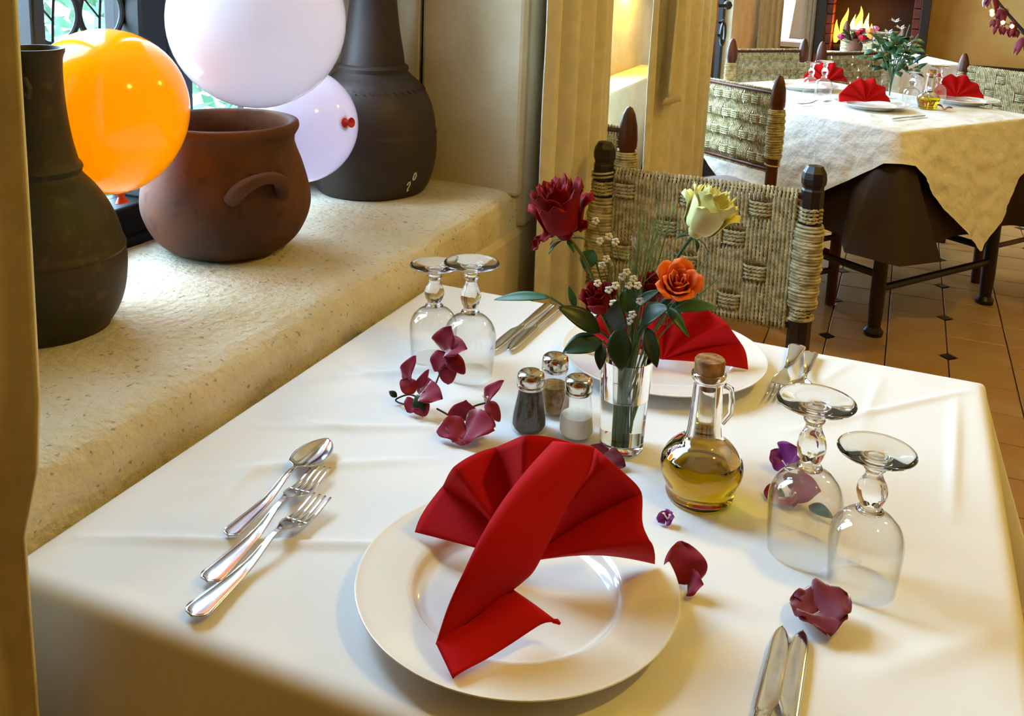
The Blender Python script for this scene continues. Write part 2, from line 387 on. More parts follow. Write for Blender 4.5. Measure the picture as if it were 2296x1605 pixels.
# ------------------------------------------------------------------ french door in the recess wall
dr = structure(bpy.data.objects.new('door_1', None)); COL.objects.link(dr)
dr['label'] = 'black iron glazed door standing in the recess behind the tables'
def dbar(name,*b): return MB().box(*b).build(name,'iron',dr,smooth=False,bevel=.004)
for y in (4.2,4.75): dbar('stile',-.56,-.47,y,y+.08,.05,2.25)
dbar('stile',-.56,-.43,5.42,5.60,.05,2.25); dbar('stile',-.56,-.50,6.17,6.25,.05,2.25)
dbar('rail',-.56,-.5,4.2,6.25,2.17,2.25); dbar('rail',-.56,-.5,4.2,6.25,.05,.16)
for y0,y1 in ((4.28,4.75),(4.83,5.42),(5.60,6.17)): MB().box(-.535,-.531,y0,y1,.16,2.17).build('pane','window_glass',dr,smooth=False)
MB().tube([(-.43,5.60,.985),(-.40,5.66,.985),(-.40,5.72,.985)],.012,8).lathe([(0,-.03),(.02,-.022),(.03,0),(.02,.022),(0,.03)],12,(-.40,5.74,.985)).build('handle','iron',dr)
MB().tube([(-.42,5.76+.07*math.cos(a*PI/9),.80+.07*math.sin(a*PI/9)) for a in range(18)],.010,8,closed=True).tube([(-.42,5.62,.80),(-.42,5.80,.74)],.01,6).tube([(-.42,5.62,.88),(-.42,5.74,.885)],.01,6).build('ring_pull','iron',dr)
w3=structure(bpy.data.objects.new('window_3',None)); COL.objects.link(w3); w3['label']='iron framed window over the plaster bench behind the folded curtain'
for y in (2.1,2.65,3.20): MB().box(-.56,-.50,y,y+.05,.80,2.3).build('stile','iron',w3,smooth=False,bevel=.003)
for z in (.80,2.25): MB().box(-.56,-.50,2.15,3.20,z,z+.05).build('rail','iron',w3,smooth=False,bevel=.003)
for y0,y1 in ((2.15,2.65),(2.70,3.20)): MB().box(-.535,-.531,y0,y1,.85,2.25).build('pane','window_glass',w3,smooth=False)
# ------------------------------------------------------------------ floor tiles: 0.195 m tiles with one clipped corner, dark dots on a 0.39 m grid
TS = .195; GX, GY = .9240-.39*8, 2.8650-.39*12
def tile_piece(h=.012, g=.002, c=.030):
    s = TS; pts = [(g+c,g),(s-g,g),(s-g,s-g),(g,s-g),(g,g+c)]; b=.0015
    lo = [(x,y,-h) for x,y in pts]; hi = [(x+(b if x<s/2 else -b),y+(b if y<s/2 else -b),0) for x,y in pts]; mid=[(x,y,-b) for x,y in pts]
    n=5; fs=[tuple(range(2*n,3*n))]
    for k in range(2):
        for i in range(n): j=(i+1)%n; fs.append((k*n+i,k*n+j,(k+1)*n+j,(k+1)*n+i))
    return MB().add(lo+mid+hi,fs).mesh('tile',False)
tile_me = tile_piece(); tile_me.materials.append(M['tile'])
dd = .024; dot_me = MB().add([(dd,0,-.012),(0,dd,-.012),(-dd,0,-.012),(0,-dd,-.012),(dd,0,-.0005),(0,dd,-.0005),(-dd,0,-.0005),(0,-dd,-.0005)],[(4,5,6,7),(0,1,5,4),(1,2,6,5),(2,3,7,6),(3,0,4,7)]).mesh('dot_tile',False)
dot_me.materials.append(M['tile_dot'])
rest = MB(); restd = MB(); rt_ = random.Random(2)
for i in range(0,19):
    for j in range(-6,26):
        cx, cy = GX+.39*i, GY+.39*j
        if not (-.45 < cx < X1-.1 and Y0+.1 < cy < Y1-.1): continue
        near = (.35 < cx < 1.75 and 1.6 < cy < 4.9)
        if near:
            o = link(bpy.data.objects.new('dot_tile',dot_me),FLOOR); o.location=(cx,cy,0)
        else: restd.add([(cx+v.co.x,cy+v.co.y,v.co.z) for v in dot_me.vertices],[tuple(p.vertices) for p in dot_me.polygons])
        for k in range(4):
            if near:
                o = link(bpy.data.objects.new('floor_tile',tile_me),FLOOR); o.location=(cx,cy,-.0012*rt_.random()); o.rotation_euler=(0,0,k*PI/2)
            else:
                c,s = round(math.cos(k*PI/2)),round(math.sin(k*PI/2))
                rest.add([(cx+c*v.co.x-s*v.co.y,cy+s*v.co.x+c*v.co.y,v.co.z) for v in tile_me.vertices],[tuple(p.vertices) for p in tile_me.polygons])
tag(rest.build('floor_tiles','tile',FLOOR,smooth=False),kind='stuff'); tag(restd.build('dot_tiles','tile_dot',FLOOR,smooth=False),kind='stuff')
# ------------------------------------------------------------------ lamps (pendants over the tables, out of view)
def pendant(x,y,z,power,label,r=.05):
    t = thing('pendant_lamp',label,'lamp',(x,y,z),0,'brass pendant lamps under the ceiling')
    MB().tube([(0,0,.16),(0,0,ZC-z)],.004,6).build('cord','iron',t)
    MB().lathe([(.02,.18),(.03,.17),(.06,.13),(.12,.07),(.15,.03),(.147,.03),(.117,.068),(.058,.126),(.028,.165),(.0,.17)],28).build('shade','brass',t)
    MB().lathe([(0,.02),(.02,.028),(.03,.05),(.024,.08),(.012,.1),(.0,.11)],16).build('bulb','bulb',t)
    d = bpy.data.lights.new('lamp_light','POINT'); d.energy = power; d.color = LAMP; d.shadow_soft_size = r
    o = bpy.data.objects.new('lamp_light',d); COL.objects.link(o); o.parent = t; o.location = (0,0,-.06)
pendant(1.38,.22,2.36,31,'brass pendant lamp hanging over the aisle beside the near table')
pendant(1.55,2.35,2.40,38,'brass pendant lamp hanging over the aisle beside the far table')
pendant(.9,5.6,2.15,18,'brass pendant lamp hanging before the fireplace')
# alcove lamp out of view; half shell added to keep light off the room
t = thing('wall_sconce','unseen brass sconce with half shell added to keep its yellow light on the recess wall','lamp',(-.45,3.50,1.22))
MB().box(.002,.03,-.02,.02,-.02,.05).build('bracket','brass',t,smooth=False)
def shell(u,v):
    a=-PI/2+PI*u; return (.004+.10*math.cos(a)*(.85+.15*v), .115*math.sin(a)*(.85+.15*v), -.075+.17*v)
MB().grid(shell,25,8).build('shade','brass',t,angle=None,solid=.003)
MB().lathe([(0,-.02),(.018,-.01),(.024,.02),(.018,.045),(0,.055)],16,(.05,0,0)).build('bulb','bulb',t)
d = bpy.data.lights.new('sconce_light','POINT'); d.energy = 14; d.color = (1,.70,.10); d.shadow_soft_size = .02
o = bpy.data.objects.new('sconce_light',d); COL.objects.link(o); o.parent = t; o.location = (.045,0,-.045)
# ------------------------------------------------------------------ near table and its cloth
TX0,TX1,TY0,TY1,TZ = .006,.83,0.0,.83,.75
t = thing('dining_table','square wooden dining table under the white cloth beside the window sill','table',(.418,.415,0))
MB().box(-.395,.395,-.4,.4,.712,.742).build('tabletop','wood_dark',t,smooth=False,bevel=.005)
for sx in (-1,1):
    for sy in (-1,1):
        MB().box(sx*.36-.025,sx*.36+.025,sy*.36-.025,sy*.36+.025,0,.712).build('leg','wood_dark',t,smooth=False,bevel=.004)
for sy in (-1,1): MB().box(-.335,.335,sy*.36-.012,sy*.36+.012,.63,.712).build('apron','wood_dark',t,smooth=False)
for sx in (-1,1): MB().box(sx*.36-.012,sx*.36+.012,-.335,.335,.63,.712).build('apron','wood_dark',t,smooth=False)
CREASE = [((.03,.06),(.36,.20),.0022,.006),((.05,.30),(.30,.42),.0016,.007),((.06,.20),(.27,.33),.0014,.008),((.03,.42),(.25,.60),.0014,.008),((.10,.50),(.24,.55),.0012,.006),
    ((.60,.56),(.82,.80),.0014,.005),((.79,.75),(.775,.45),.0016,.006),((.62,.70),(.66,.81),.0008,.006),((.68,.60),(.70,.78),.0008,.006),((.70,.18),(.82,.30),.0014,.014),((.72,.10),(.83,.16),.0014,.014),((.12,.10),(.10,.26),.0010,.008),
    ((.06,.33),(.17,.345),.0010,.005),((.28,.62),(.40,.80),.0008,.010),((.04,.12),(.16,.30),.0009,.010),((.02,.50),(.14,.46),.0012,.007)]
def cloth_h(x,y):
    h = .0007*nz(x,y,0,9)+.0004*nz(x,y,4,25)
    left = 1-sm(.18,.36,x)
    if left>0:
        a = (x*.55+y*.9); h += left*.0020*nz(a*2.0,(x*.9-y*.55)*14,7)
    for (a,b,am,wd) in CREASE:
        dx,dy=b[0]-a[0],b[1]-a[1]; L2=dx*dx+dy*dy; t_=max(0,min(1,((x-a[0])*dx+(y-a[1])*dy)/L2))
        ex,ey=x-a[0]-t_*dx,y-a[1]-t_*dy; q=(ex*ex+ey*ey)/(wd*wd)
        if q<9: h += 2.4*am*math.exp(-q)*math.sin(PI*min(1,max(0,.08+.84*t_)))
    return h
def near_cloth():
    n = 200; b = MB(); cr=.016
    def fn(u,v):
        x=TX0+cr+(TX1-TX0-2*cr)*u; y=TY0+cr+(TY1-TY0-2*cr)*v
        e = sm(0,.02,min(u,1-u))*sm(0,.02,min(v,1-v))
        return (x,y,TZ+cloth_h(x,y)*e)
    b.grid(fn,n,n)
    # perimeter loop then rounded edge and skirt
    loop=[]
    for i in range(n-1): loop.append((i,0))
    for j in range(n-1): loop.append((n-1,j))
    for i in range(n-1,0,-1): loop.append((i,n-1))
    for j in range(n-1,0,-1): loop.append((0,j))
    prev=[j*n+i for i,j in loop]; m=len(loop); drop=.30; rows=26
    base=[b.v[k] for k in prev]
    for r in range(1,rows+1):
        new=[]
        for q,(i,j) in enumerate(loop):
            x,y,_=base[q]; nx=(-1 if i==0 else 1 if i==n-1 else 0); ny=(-1 if j==0 else 1 if j==n-1 else 0)
            cx=min(i,n-1-i)/(n-1); cyy=min(j,n-1-j)/(n-1)
            if r<=6:
                a=r/6*PI/2; ox=cr*math.sin(a); z=TZ-cr*(1-math.cos(a)); d=0
            else:
                d=(r-6)/(rows-6); z=TZ-cr-drop*d; ox=cr
            s_=q/m; w=0
            if d>0:
                left = (i==0)
                k=1 if not left else 0
                w=k*d**1.2*(.018*math.sin(s_*2*PI*17+1.5*nz(s_*11,2,0))+.008*math.sin(s_*2*PI*41)+.010)
            # corner flare (cloth corner folds)
            corner = max(0,1-max(min(i,n-1-i),min(j,n-1-j))/26) if (i in(0,n-1) or j in(0,n-1)) else 0
            fl = 0
            if d>0 and not (i<40): fl = corner**1.5*d*.085
            X=x+nx*(ox+w); Y=y+ny*(ox+w)
            if i==0 and nx: X=max(X,.002)
            if fl:
                gx = 1 if i>n/2 else -1; gy = 1 if j>n/2 else -1
                X+=gx*fl; Y+=gy*fl
            if j==0 and d>0 and X<.16: Y=max(Y,TY0-.012)
            new.append((X,Y,z))
        st=len(b.v); b.v+=new
        for q in range(m):
            k=(q+1)%m
            b.f.append((prev[q],st+q,st+k,prev[k]))
        prev=[st+q for q in range(m)]
    return b
tag(near_cloth().build('tablecloth','cloth_white',angle=None),'white cotton cloth with creases on the table beside the window sill','tablecloth')
# ------------------------------------------------------------------ pots on the sill
def lathe_obj(prof,name,mt,parent,n=56,wob=.006,seed=0,sharp=None,**kw):
    return MB().lathe(prof,n,fn=lambda a,z:1+wob*nz(math.cos(a)*2,math.sin(a)*2+seed,z*6)).build(name,mt,parent,angle=sharp,**kw)
def sp(prof,k=5):
    return [(max(0,p.x),p.y) for p in catmull([(r,z,0) for r,z in prof],k)]
ZS=.803
t = thing('metal_jug','old greenish brown metal jug with narrow neck beside the cream curtain','jug',(-.277,.316,ZS))
JP=[(.0,.004),(.066,.0),(.074,.004),(.086,.024),(.094,.052),(.0968,.085),(.095,.10)]
body=sp(JP)+[(.0955,.1005),(.0965,.1035),(.0955,.107)]+sp([(.0935,.11),(.088,.132),(.078,.156),(.064,.178),(.052,.192),(.0485,.197)])
lathe_obj(body+[(.049,.2),(.0505,.204),(.049,.208)]+sp([(.0455,.212),(.040,.236),(.036,.262),(.0335,.288),(.0325,.315),(.033,.335),(.0345,.342)])+[(.036,.345),(.036,.350),(.033,.350),(.0305,.345),(.028,.30),(.028,.25)],'body','jug_metal',t,64,.012,1,.6)
MB().tube([(.02+.0,-.0295,.312),(.028,-.036,.318),(.034,-.036,.308),(.030,-.034,.298),(.022,-.029,.302)],.0035,8).build('rivet','jug_metal',t)
t = thing('clay_pot','round brown clay pot with lug handle and wide open mouth','pot',(-.285,.675,ZS))
lathe_obj([(0,.004)]+sp([(.06,.0),(.085,.006),(.108,.024),(.122,.048),(.1290,.072),(.1285,.094),(.124,.115),(.116,.142),(.108,.163),(.1045,.176),(.1050,.186)])+
  sp([(.1085,.192),(.1115,.199),(.1105,.207),(.105,.2095),(.0985,.206),(.096,.196)])+sp([(.098,.18),(.107,.15),(.116,.12),(.118,.09),(.108,.05),(.07,.02),(.0,.014)]),'body','clay',t,72,.014,4,.9)
def lug(ang,zc):
    pts=[]
    for i in range(17):
        f=i/16; a=ang+(f-.5)*.66; s_=math.sin(PI*f); R=.121+.030*s_**.8; pts.append((R*math.cos(a),R*math.sin(a),zc-.012+.036*s_**.8))
    return MB().tube(pts,[.0085+.004*abs(math.cos(PI*i/16))**2 for i in range(17)],10)
A0=math.atan2(-.5246-.675,.6826+.285)
lug(A0+.38,.123).build('lug_handle','clay',t); lug(A0+.38+PI,.123).build('lug_handle','clay',t)
t = thing('copper_vase','tall dark copper vase with long neck standing against the reveal','vase',(-.288,1.126,ZS))
vp=[(0,.004)]+sp([(.10,.0),(.107,.003),(.117,.020),(.1255,.05),(.130,.085),(.1285,.115)])+[(.1295,.118),(.129,.122)]+sp([(.127,.126),(.1245,.15),(.118,.175),(.108,.198),(.094,.218),(.078,.232),(.070,.240)])+[(.0705,.243),(.0715,.248),(.069,.252)]+sp([(.0635,.255),(.060,.28),(.0545,.31),(.0495,.345),(.0455,.385),(.044,.42),(.046,.46),(.052,.50),(.060,.53)])+[(.062,.535),(.060,.54),(.055,.53),(.045,.49),(.040,.42)]
lathe_obj(vp,'body','copper_dark',t,72,.006,7,.6)
g=MB()
for k in range(40):
    a=k*2*PI/40; r=.1005
    g.tube([(r*math.cos(a),r*math.sin(a),.211),((r+.004)*math.cos(a+.07),(r+.004)*math.sin(a+.07),.206)],.0016,5)
g.build('hammered_band','copper_dark',t)
AV=math.atan2(-.5246-1.126,.6826+.288)
g=MB()
def onv(da,z,r=.1265): return (r*math.cos(AV+da),r*math.sin(AV+da),z)
def vr(z): return .1255+.0008+(z-.05)*.13 if z>.05 else .117+.0008+(z-.02)*.283
for pts in ([(.60,.031),(.62,.036),(.645,.038),(.655,.033),(.64,.026),(.625,.024),(.62,.018),(.65,.02)],[(.70,.040),(.69,.046),(.71,.054),(.735,.055),(.75,.049),(.735,.042),(.71,.04)]):
    g.tube([onv(a,z,vr(z)) for a,z in pts],.0013,5)
g.build('chalk_mark','writing',t)
# ------------------------------------------------------------------ balloons
def balloon(name,label,c,r,knotdir,mt,km,el=1.06):
    t = thing(name,label,'balloon',c)
    k = Vector(knotdir).normalized(); q = Vector((0,0,1)).rotation_difference(k)
    prof=[]
    n=28
    for i in range(n+1):
        a=PI*i/n; z=-math.cos(a); rr=math.sin(a)
        if z>0: z2=z*el; rr*=1-.07*z*z
        else: z2=z
        prof.append((max(rr,0)*r,z2*r))
    o=MB().lathe(prof,48,cap0=False,cap1=False).build('skin',mt,t,angle=None); o.rotation_mode='QUATERNION'; o.rotation_quaternion=q
    z=el*r
    o=MB().lathe([(.012*r/.1,z-.004),(.006,z+.002),(.0045,z+.006),(.006,z+.009),(.009,z+.014),(.0085,z+.015),(.004,z+.011),(0,z+.010)],16,cap0=False).build('knot',km,t); o.rotation_mode='QUATERNION'; o.rotation_quaternion=q
    return t
balloon('balloon','orange balloon wedged between the metal jug and the clay pot',(-.318,.469,1.055),.1085,(.10,.05,-1),'balloon_orange','knot_orange',1.10)
balloon('balloon','large white balloon floating above the clay pot',(-.25,.7115,1.166),.136,(.1,.3,1),'balloon_white','knot_red')
balloon('balloon','pale balloon with red knot between the clay pot and the copper vase',(-.303,.903,.966),.1035,(.975,-.14,.16),'balloon_pale','knot_red',1.0)
# ------------------------------------------------------------------ plates
def plate_mesh():
    p=[(0,.005),(.075,.005)]+sp([(.078,.0055),(.084,.009),(.088,.0135),(.092,.0155)])+sp([(.094,.016),(.110,.0185),(.128,.0212),(.1335,.0225)])+[(.135,.0222),(.1352,.0212),(.134,.0202)]+sp([(.131,.0192),(.11,.0155),(.095,.0125),(.088,.008),(.080,.002)])+[(.078,.0),(.072,.0),(.070,.002),(0,.002)]
    return MB().lathe(p,96,cap0=False,cap1=False)
def plate(loc,label,group=None):
    o=plate_mesh().build('dinner_plate','porcelain',angle=1.0); o.location=loc; return tag(o,label,'plate',group)
pl0=plate((.4294,.1518,.7512),'wide rimmed cream plate under the napkin with the long folded tail')
def copy1(o,loc,label,group=None,rotz=0):
    c=o.copy(); COL.objects.link(c); c.location=loc; c.rotation_euler=(0,0,rotz); c['label']=label
    if group: c['group']=group
    return c
copy1(pl0,(.4274,.6735,.7512),'wide rimmed cream plate behind the glass flower vase on the near table')
# ------------------------------------------------------------------ napkins
def fan(L,R,apex,rim,amp,N,flip=1,top_push=0.):
    L=Vector(L);R=Vector(R);d=(R-L);d.z=0;W=d.length;d.normalize();n=Vector((-d.y,d.x,0))
    # rim: list of (s,z) from the left base over the top to the right base; pleats alternate along n
    rp=catmull([(s,z,0) for s,z in rim],24); Ls=[0]
    for a,b in zip(rp[:-1],rp[1:]): Ls.append(Ls[-1]+(b-a).length)
    def rat(t):
        t*=Ls[-1]
        for i in range(len(rp)-1):
            if Ls[i+1]>=t-1e-9: return rp[i].lerp(rp[i+1],(t-Ls[i])/max(1e-9,Ls[i+1]-Ls[i]))
        return rp[-1]
    A=Vector(apex)
    def fn(u,v):
        p=rat(u); ph=u*N; tri=abs((ph%2)-1)*2-1; tri=math.sin(tri*PI/2*.98)*.35+tri*.65
        scal=1+.10*tri*(1 if 0.05<u<.95 else 0)
        Q=L+d*p.x+n*(tri*amp*flip+top_push*max(0,p.y-L.z)); Q.z=L.z+(p.y-L.z)*scal if p.y>L.z else p.y
        k=v**.92; P=A.lerp(Q,k); P+=n*(tri*amp*.35*math.sin(PI*v)*flip)+Vector((0,0,.004*math.sin(PI*v)))
        return P
    return MB().grid(fn,N*10+1,14)
t=thing('folded_napkin','red cloth napkin folded as a fan with a long tail on the front plate','napkin',(0,0,0))
fan((.3218,.1841,.775),(.5316,.2040,.775),(.4290,.1690,.778),
  [(.0,.7745),(.004,.79),(.0265,.829),(.055,.858),(.085,.873),(.1165,.882),(.1458,.882),(.160,.877),(.1916,.852),(.2000,.822),(.2110,.805),(.2107,.7745)],.0150,9,flip=-1).build('pleated_fan','napkin',t,angle=None,solid=.0016)
TL=[(0.4457,0.1784,0.8880),(0.4374,0.1447,0.8790),(0.4292,0.1142,0.8660),(0.4232,0.0862,0.8500),(0.4183,0.0659,0.8310),(0.4124,0.0527,0.8080),(0.4099,0.0390,0.7850)]
TR=[(0.4776,0.1917,0.8840),(0.4775,0.1778,0.8680),(0.4695,0.1554,0.8500),(0.4634,0.1323,0.8320),(0.4563,0.1167,0.8120),(0.4477,0.1148,0.8000),(0.4390,0.1137,0.7900)]
TLc=catmull(TL,6);TRc=catmull(TR,6);nt_=len(TLc)
NV=Vector((.25,-.85,.55)).normalized()
def tail(u,v):
    i=round(v*(nt_-1)); P=TLc[i].lerp(TRc[i],u); b=math.sin(PI*u)**.8*.010*(1-v*.75)
    Q=P+NV*b
    if u<.12: Q-=NV*.006*(1-u/.12)*(1-v)
    return Q
o=MB().grid(tail,20,nt_).build('folded_tail','napkin',t,angle=None,solid=.0018)
FL=catmull([(0.4787,0.1081,0.7785),(0.4685,0.0958,0.778),(0.4525,0.0677,0.7775),(0.4402,0.0385,0.777),(0.4318,0.0223,0.7765)],5)
FO=[Vector(tail(1-i/(len(FL)-1),1)) for i in range(len(FL))]
def flapf(u,v):
    i=round(v*(len(FL)-1)); P=FO[i].lerp(FL[i],u); P=P.copy(); P.z+=.007*math.sin(PI*u)*math.sin(PI*min(1,v*1.1+.02))+.002*math.sin(v*9); return P
MB().grid(flapf,14,len(FL)).build('folded_flap','napkin',t,angle=None,solid=.0022)
MB().tube([(.4765,.1078,.7785),(.4800,.1085,.7788),(.4828,.1078,.778)],[.0016,.0020,.0010],8).build('corner_tip','napkin',t)
# tongue joining the fan to the tail behind
def back_fan(root_name,label,loc):
    t=thing(root_name,label,'napkin',loc)
    fan((-.108,-.006,0),(.108,.006,0),(0,-.014,.002),[(0,.0),(.004,.018),(.022,.05),(.05,.074),(.082,.085),(.108,.088),(.134,.085),(.162,.072),(.188,.05),(.210,.022),(.216,.0)],.0105,10,flip=-1).build('pleated_fan','napkin',t,angle=None,solid=.0016)
    def sup(u,v):
        s=(u-.5); return (s*.075*(1-.3*v), .006+.058*v, .070*(1-v)**1.3+.001-.001*abs(s))
    MB().grid(sup,8,10).build('back_prop','napkin',t,angle=None,solid=.0016)
    return t
nb=back_fan('folded_napkin','red cloth napkin folded as a fan behind the glass flower vase',(.432,.655,.7725)); nb.rotation_euler=(0,0,.14)
# ------------------------------------------------------------------ goblets standing upside down
def goblet(h,kr,name,label,loc,group=None):
    t=thing(name,label,'goblet',loc,0,group); k=h/.150
    bowl=sp([(.0312*kr,.0),(.0325*kr,.02*k),(.0338*kr,.042*k),(.0332*kr,.056*k),(.029*kr,.068*k),(.020*kr,.077*k),(.009,.0815*k)],5)
    inner=[(max(.0,r-.0012),z+(.0012 if z>.02*k else 0)) for r,z in bowl][:-1]; inner=[p for p in inner if p[1]<.0775*k]+[(0,.0775*k)]
    MB().lathe(list(reversed(inner))+bowl+[(0,.0820*k)],56,cap0=False,cap1=False).build('bowl','glass_thin',t,angle=1.2)
    stem=[(.0,.0824*k)]+sp([(.0085,.0824*k),(.0120,.0835*k),(.0105,.0865*k),(.0085,.089*k),(.0108,.096*k),(.0125,.104*k),(.0112,.113*k),(.0078,.122*k),(.0074,.127*k),(.0095,.1305*k),(.0095,.1335*k),(.0072,.136*k),(.0085,.140*k),(.016,.1435*k),(.028*kr,.1465*k),(.0345*kr,.1482*k)],3)+[(.0352*kr,.1490*k),(.0348*kr,.1500*k),(.030*kr,.1496*k),(.012,.1480*k),(0,.1475*k)]
    MB().lathe(stem,40,fn=lambda a,z:1+(.05*math.cos(6*a) if .092*k<z<.118*k else 0)).build('stem_and_foot','glass',t,angle=None)
    return t
gA=goblet(.150,1.0,'water_goblet','larger upturned glass goblet beside the oil bottle on the near table',(.6422,.3317,.7515))
gB=goblet(.129,.94,'wine_goblet','smaller upturned glass goblet beside the oil bottle on the near table',(.6967,.3030,.7515))
dup(gA,(.2072,.5322,.7515),.4,'larger upturned glass goblet beside the two knives near the sill')
dup(gB,(.1430,.5580,.7515),.4,'smaller upturned glass goblet beside the sill behind the larger goblet')
# ------------------------------------------------------------------ oil bottle
def oil_bottle(loc,label):
    t=thing('oil_bottle',label,'bottle',loc)
    out=[(.030,.0),(.0335,.002)]+sp([(.0345,.006),(.0340,.011),(.0355,.015),(.0395,.024),(.0415,.033),(.0405,.042),(.0365,.050),(.0290,.058),(.0215,.0635),(.0185,.068),(.0172,.076),(.0158,.095),(.0148,.115),(.0143,.126)],4)+[(.0165,.1275),(.0175,.130),(.0172,.134),(.0155,.136)]
    ZL=.0465; lowp=[p for p in out if p[1]<ZL]; upp=[p for p in out if p[1]>ZL]; rl=lowp[-1][0]+(upp[0][0]-lowp[-1][0])*(ZL-lowp[-1][1])/(upp[0][1]-lowp[-1][1])
    MB().lathe([(0,0)]+lowp+[(rl,ZL),(0,ZL)],56,cap0=False,cap1=False).build('oil','oil',t,angle=.9)
    inn=[(rl-.0016,ZL+.0002)]+[(r-.0016,z) for r,z in upp[:-4]]+[(.0128,.134),(.0140,.136)]
    MB().lathe(inn+list(reversed([(rl,ZL+.0002)]+upp))+[(rl-.0016,ZL+.0002)],56,cap0=False,cap1=False).build('flask','glass',t,angle=1.2)
    MB().tube([(.0172,.003,.120),(.0235,.003,.117),(.0255,.003,.104),(.0245,.003,.09),(.0175,.003,.080)],.0030,10).build('handle','glass',t,rot=(0,0,.35))
    MB().lathe([(0,.118),(.0118,.118),(.0128,.128),(.0148,.1365),(.0152,.1475),(.0140,.1495),(0,.150)],28).build('cork','cork',t,angle=.6)
    return t
ob=oil_bottle((.5371,.3795,.7515),'glass flask of olive oil with cork beside the goblets on the near table')
# ------------------------------------------------------------------ shakers
def shaker(loc,fill,lev,label):
    t=thing('spice_shaker',label,'shaker',loc)
    out=[(.016,.0),(.0195,.001)]+sp([(.0210,.006),(.0208,.014),(.0185,.028),(.0158,.042),(.0142,.052),(.0138,.058)],4)
    MB().lathe(out,40,cap1=False,fn=lambda a,z:1+.02*math.cos(10*a)).build('jar','glass_vase',t,angle=.9)
    inn=[(0,.003),(.0165,.003)]+[p for p in sp([(.0188,.007),(.0186,.014),(.0165,.028),(.0138,.042),(.0126,.05)],4) if p[1]<lev]
    inn+=[(inn[-1][0],lev),(0,lev+.002)]
    MB().lathe(inn,28,cap0=False).build('contents',fill,t,angle=.8)
    MB().lathe([(.0152,.052),(.0158,.053),(.0158,.0555),(.0152,.0565),(.0158,.0575),(.0158,.064),(.0150,.068),(.0125,.0705),(.006,.072),(0,.0722)],36).build('lid','chrome',t,angle=.9)
    g=MB()
    for k in range(7):
        a=k*PI/3; r=0 if k==6 else .006; g.lathe([(0,.0726),(.0008,.0725),(.0009,.070)],6,(r*math.cos(a),r*math.sin(a),0 if r==0 else -.0006))
    g.build('holes','crack',t)
    return t
shaker((.3305,.4308,.7515),'pepper',.046,'glass shaker filled with dark pepper right behind the front napkin')
shaker((.3400,.4860,.7515),'spice',.034,'glass shaker of brown spice standing behind the pepper shaker')
shaker((.3838,.4420,.7515),'salt',.026,'glass shaker of pale salt next to the flower vase')
# ------------------------------------------------------------------ flower vase
t=thing('glass_vase','clear tumbler shaped glass vase of water holding the roses','vase',(.4375,.4392,.7515))
VO=[(.0215,.0),(.0238,.0015)]+sp([(.0242,.006),(.0252,.03),(.0268,.06),(.0282,.09),(.0290,.107)],4)
rib=lambda a,z:1+.014*math.cos(8*a)
lo=[p for p in VO if p[1]<.012]; mid=[p for p in VO if .012<p[1]<.062]; hi=[p for p in VO if p[1]>.062]
MB().lathe([(0,0)]+lo+[(.0246,.0118),(0,.0118)],56,cap0=False,cap1=False,fn=rib).build('thick_base','glass',t,angle=1.0)
MB().lathe([(0,.0120),(.0246,.0120)]+mid+[(.0268,.0618),(0,.0618)],56,cap0=False,cap1=False,fn=rib).build('water','water',t,angle=1.0)
MB().lathe([(.0252,.0620)]+[(r-.0016,z) for r,z in hi]+list(reversed(hi))+[(.0268,.0620),(.0252,.0620)],56,cap0=False,cap1=False,fn=rib).build('tumbler','glass',t,angle=1.2)
# ------------------------------------------------------------------ leaves, roses and fillers
def leaf_at(a,b,wd,mt,parent,up=(0,-.6,.8),bend=.12,fold=.18,name='leaf',power=.9,ex=.8,nu=7,nv=12,zmin=None,wav=0.,tip=1.0,seed=0):
    a=Vector(a);b=Vector(b);d=b-a;L=d.length;y=d.normalized();z=Vector(up);z=(z-y*z.dot(y)).normalized();x=y.cross(z)
    def fn(u,v):
        s=u*2-1; w_=wd*.5*max(0,math.sin(PI*min(1,(v**power)*.985+.008)))**ex*(1-.18*v*tip)
        h=abs(s)**1.5*w_*fold+bend*L*math.sin(PI*v)+wav*wd*(math.sin(v*11+s*3+seed)*abs(s))
        P=a+x*(s*w_)+y*(v*L)+z*h
        if zmin is not None and P.z<zmin: P.z=zmin+.0004*abs(s)
        return P
    return MB().grid(fn,nu,nv).build(name,mt,parent,angle=None,solid=.0006 if 'bract' not in name else .0004)
def petal(r0,r1,h,wd,curl,mt,parent,phi,tiltz,nu=9,nv=9,ruff=0,seed=0,name='petal',open_=0.):
    def fn(u,v):
        s=u*2-1; ang=s*wd*(math.sin(PI*min(1,.12+.80*v))**.6); r=r0*min(1,(v/.16)**.6 if v>0 else 0)+(r1-r0)*v**.9+open_*v*v
        e=max(0,v-.72)/.28; r+=curl*e*e*(1-.2*abs(s)); z=h*v*(1-.10*s*s*v)-curl*.35*e*e+ruff*math.sin(s*6+seed)*v
        r=max(.0008,r+.06*r1*s*s*v)
        return (r*math.cos(ang),r*math.sin(ang),z)
    o=MB().grid(fn,nu,nv).build(name,mt,parent,angle=None,solid=.0007); o.rotation_euler=(0,tiltz,phi); return o
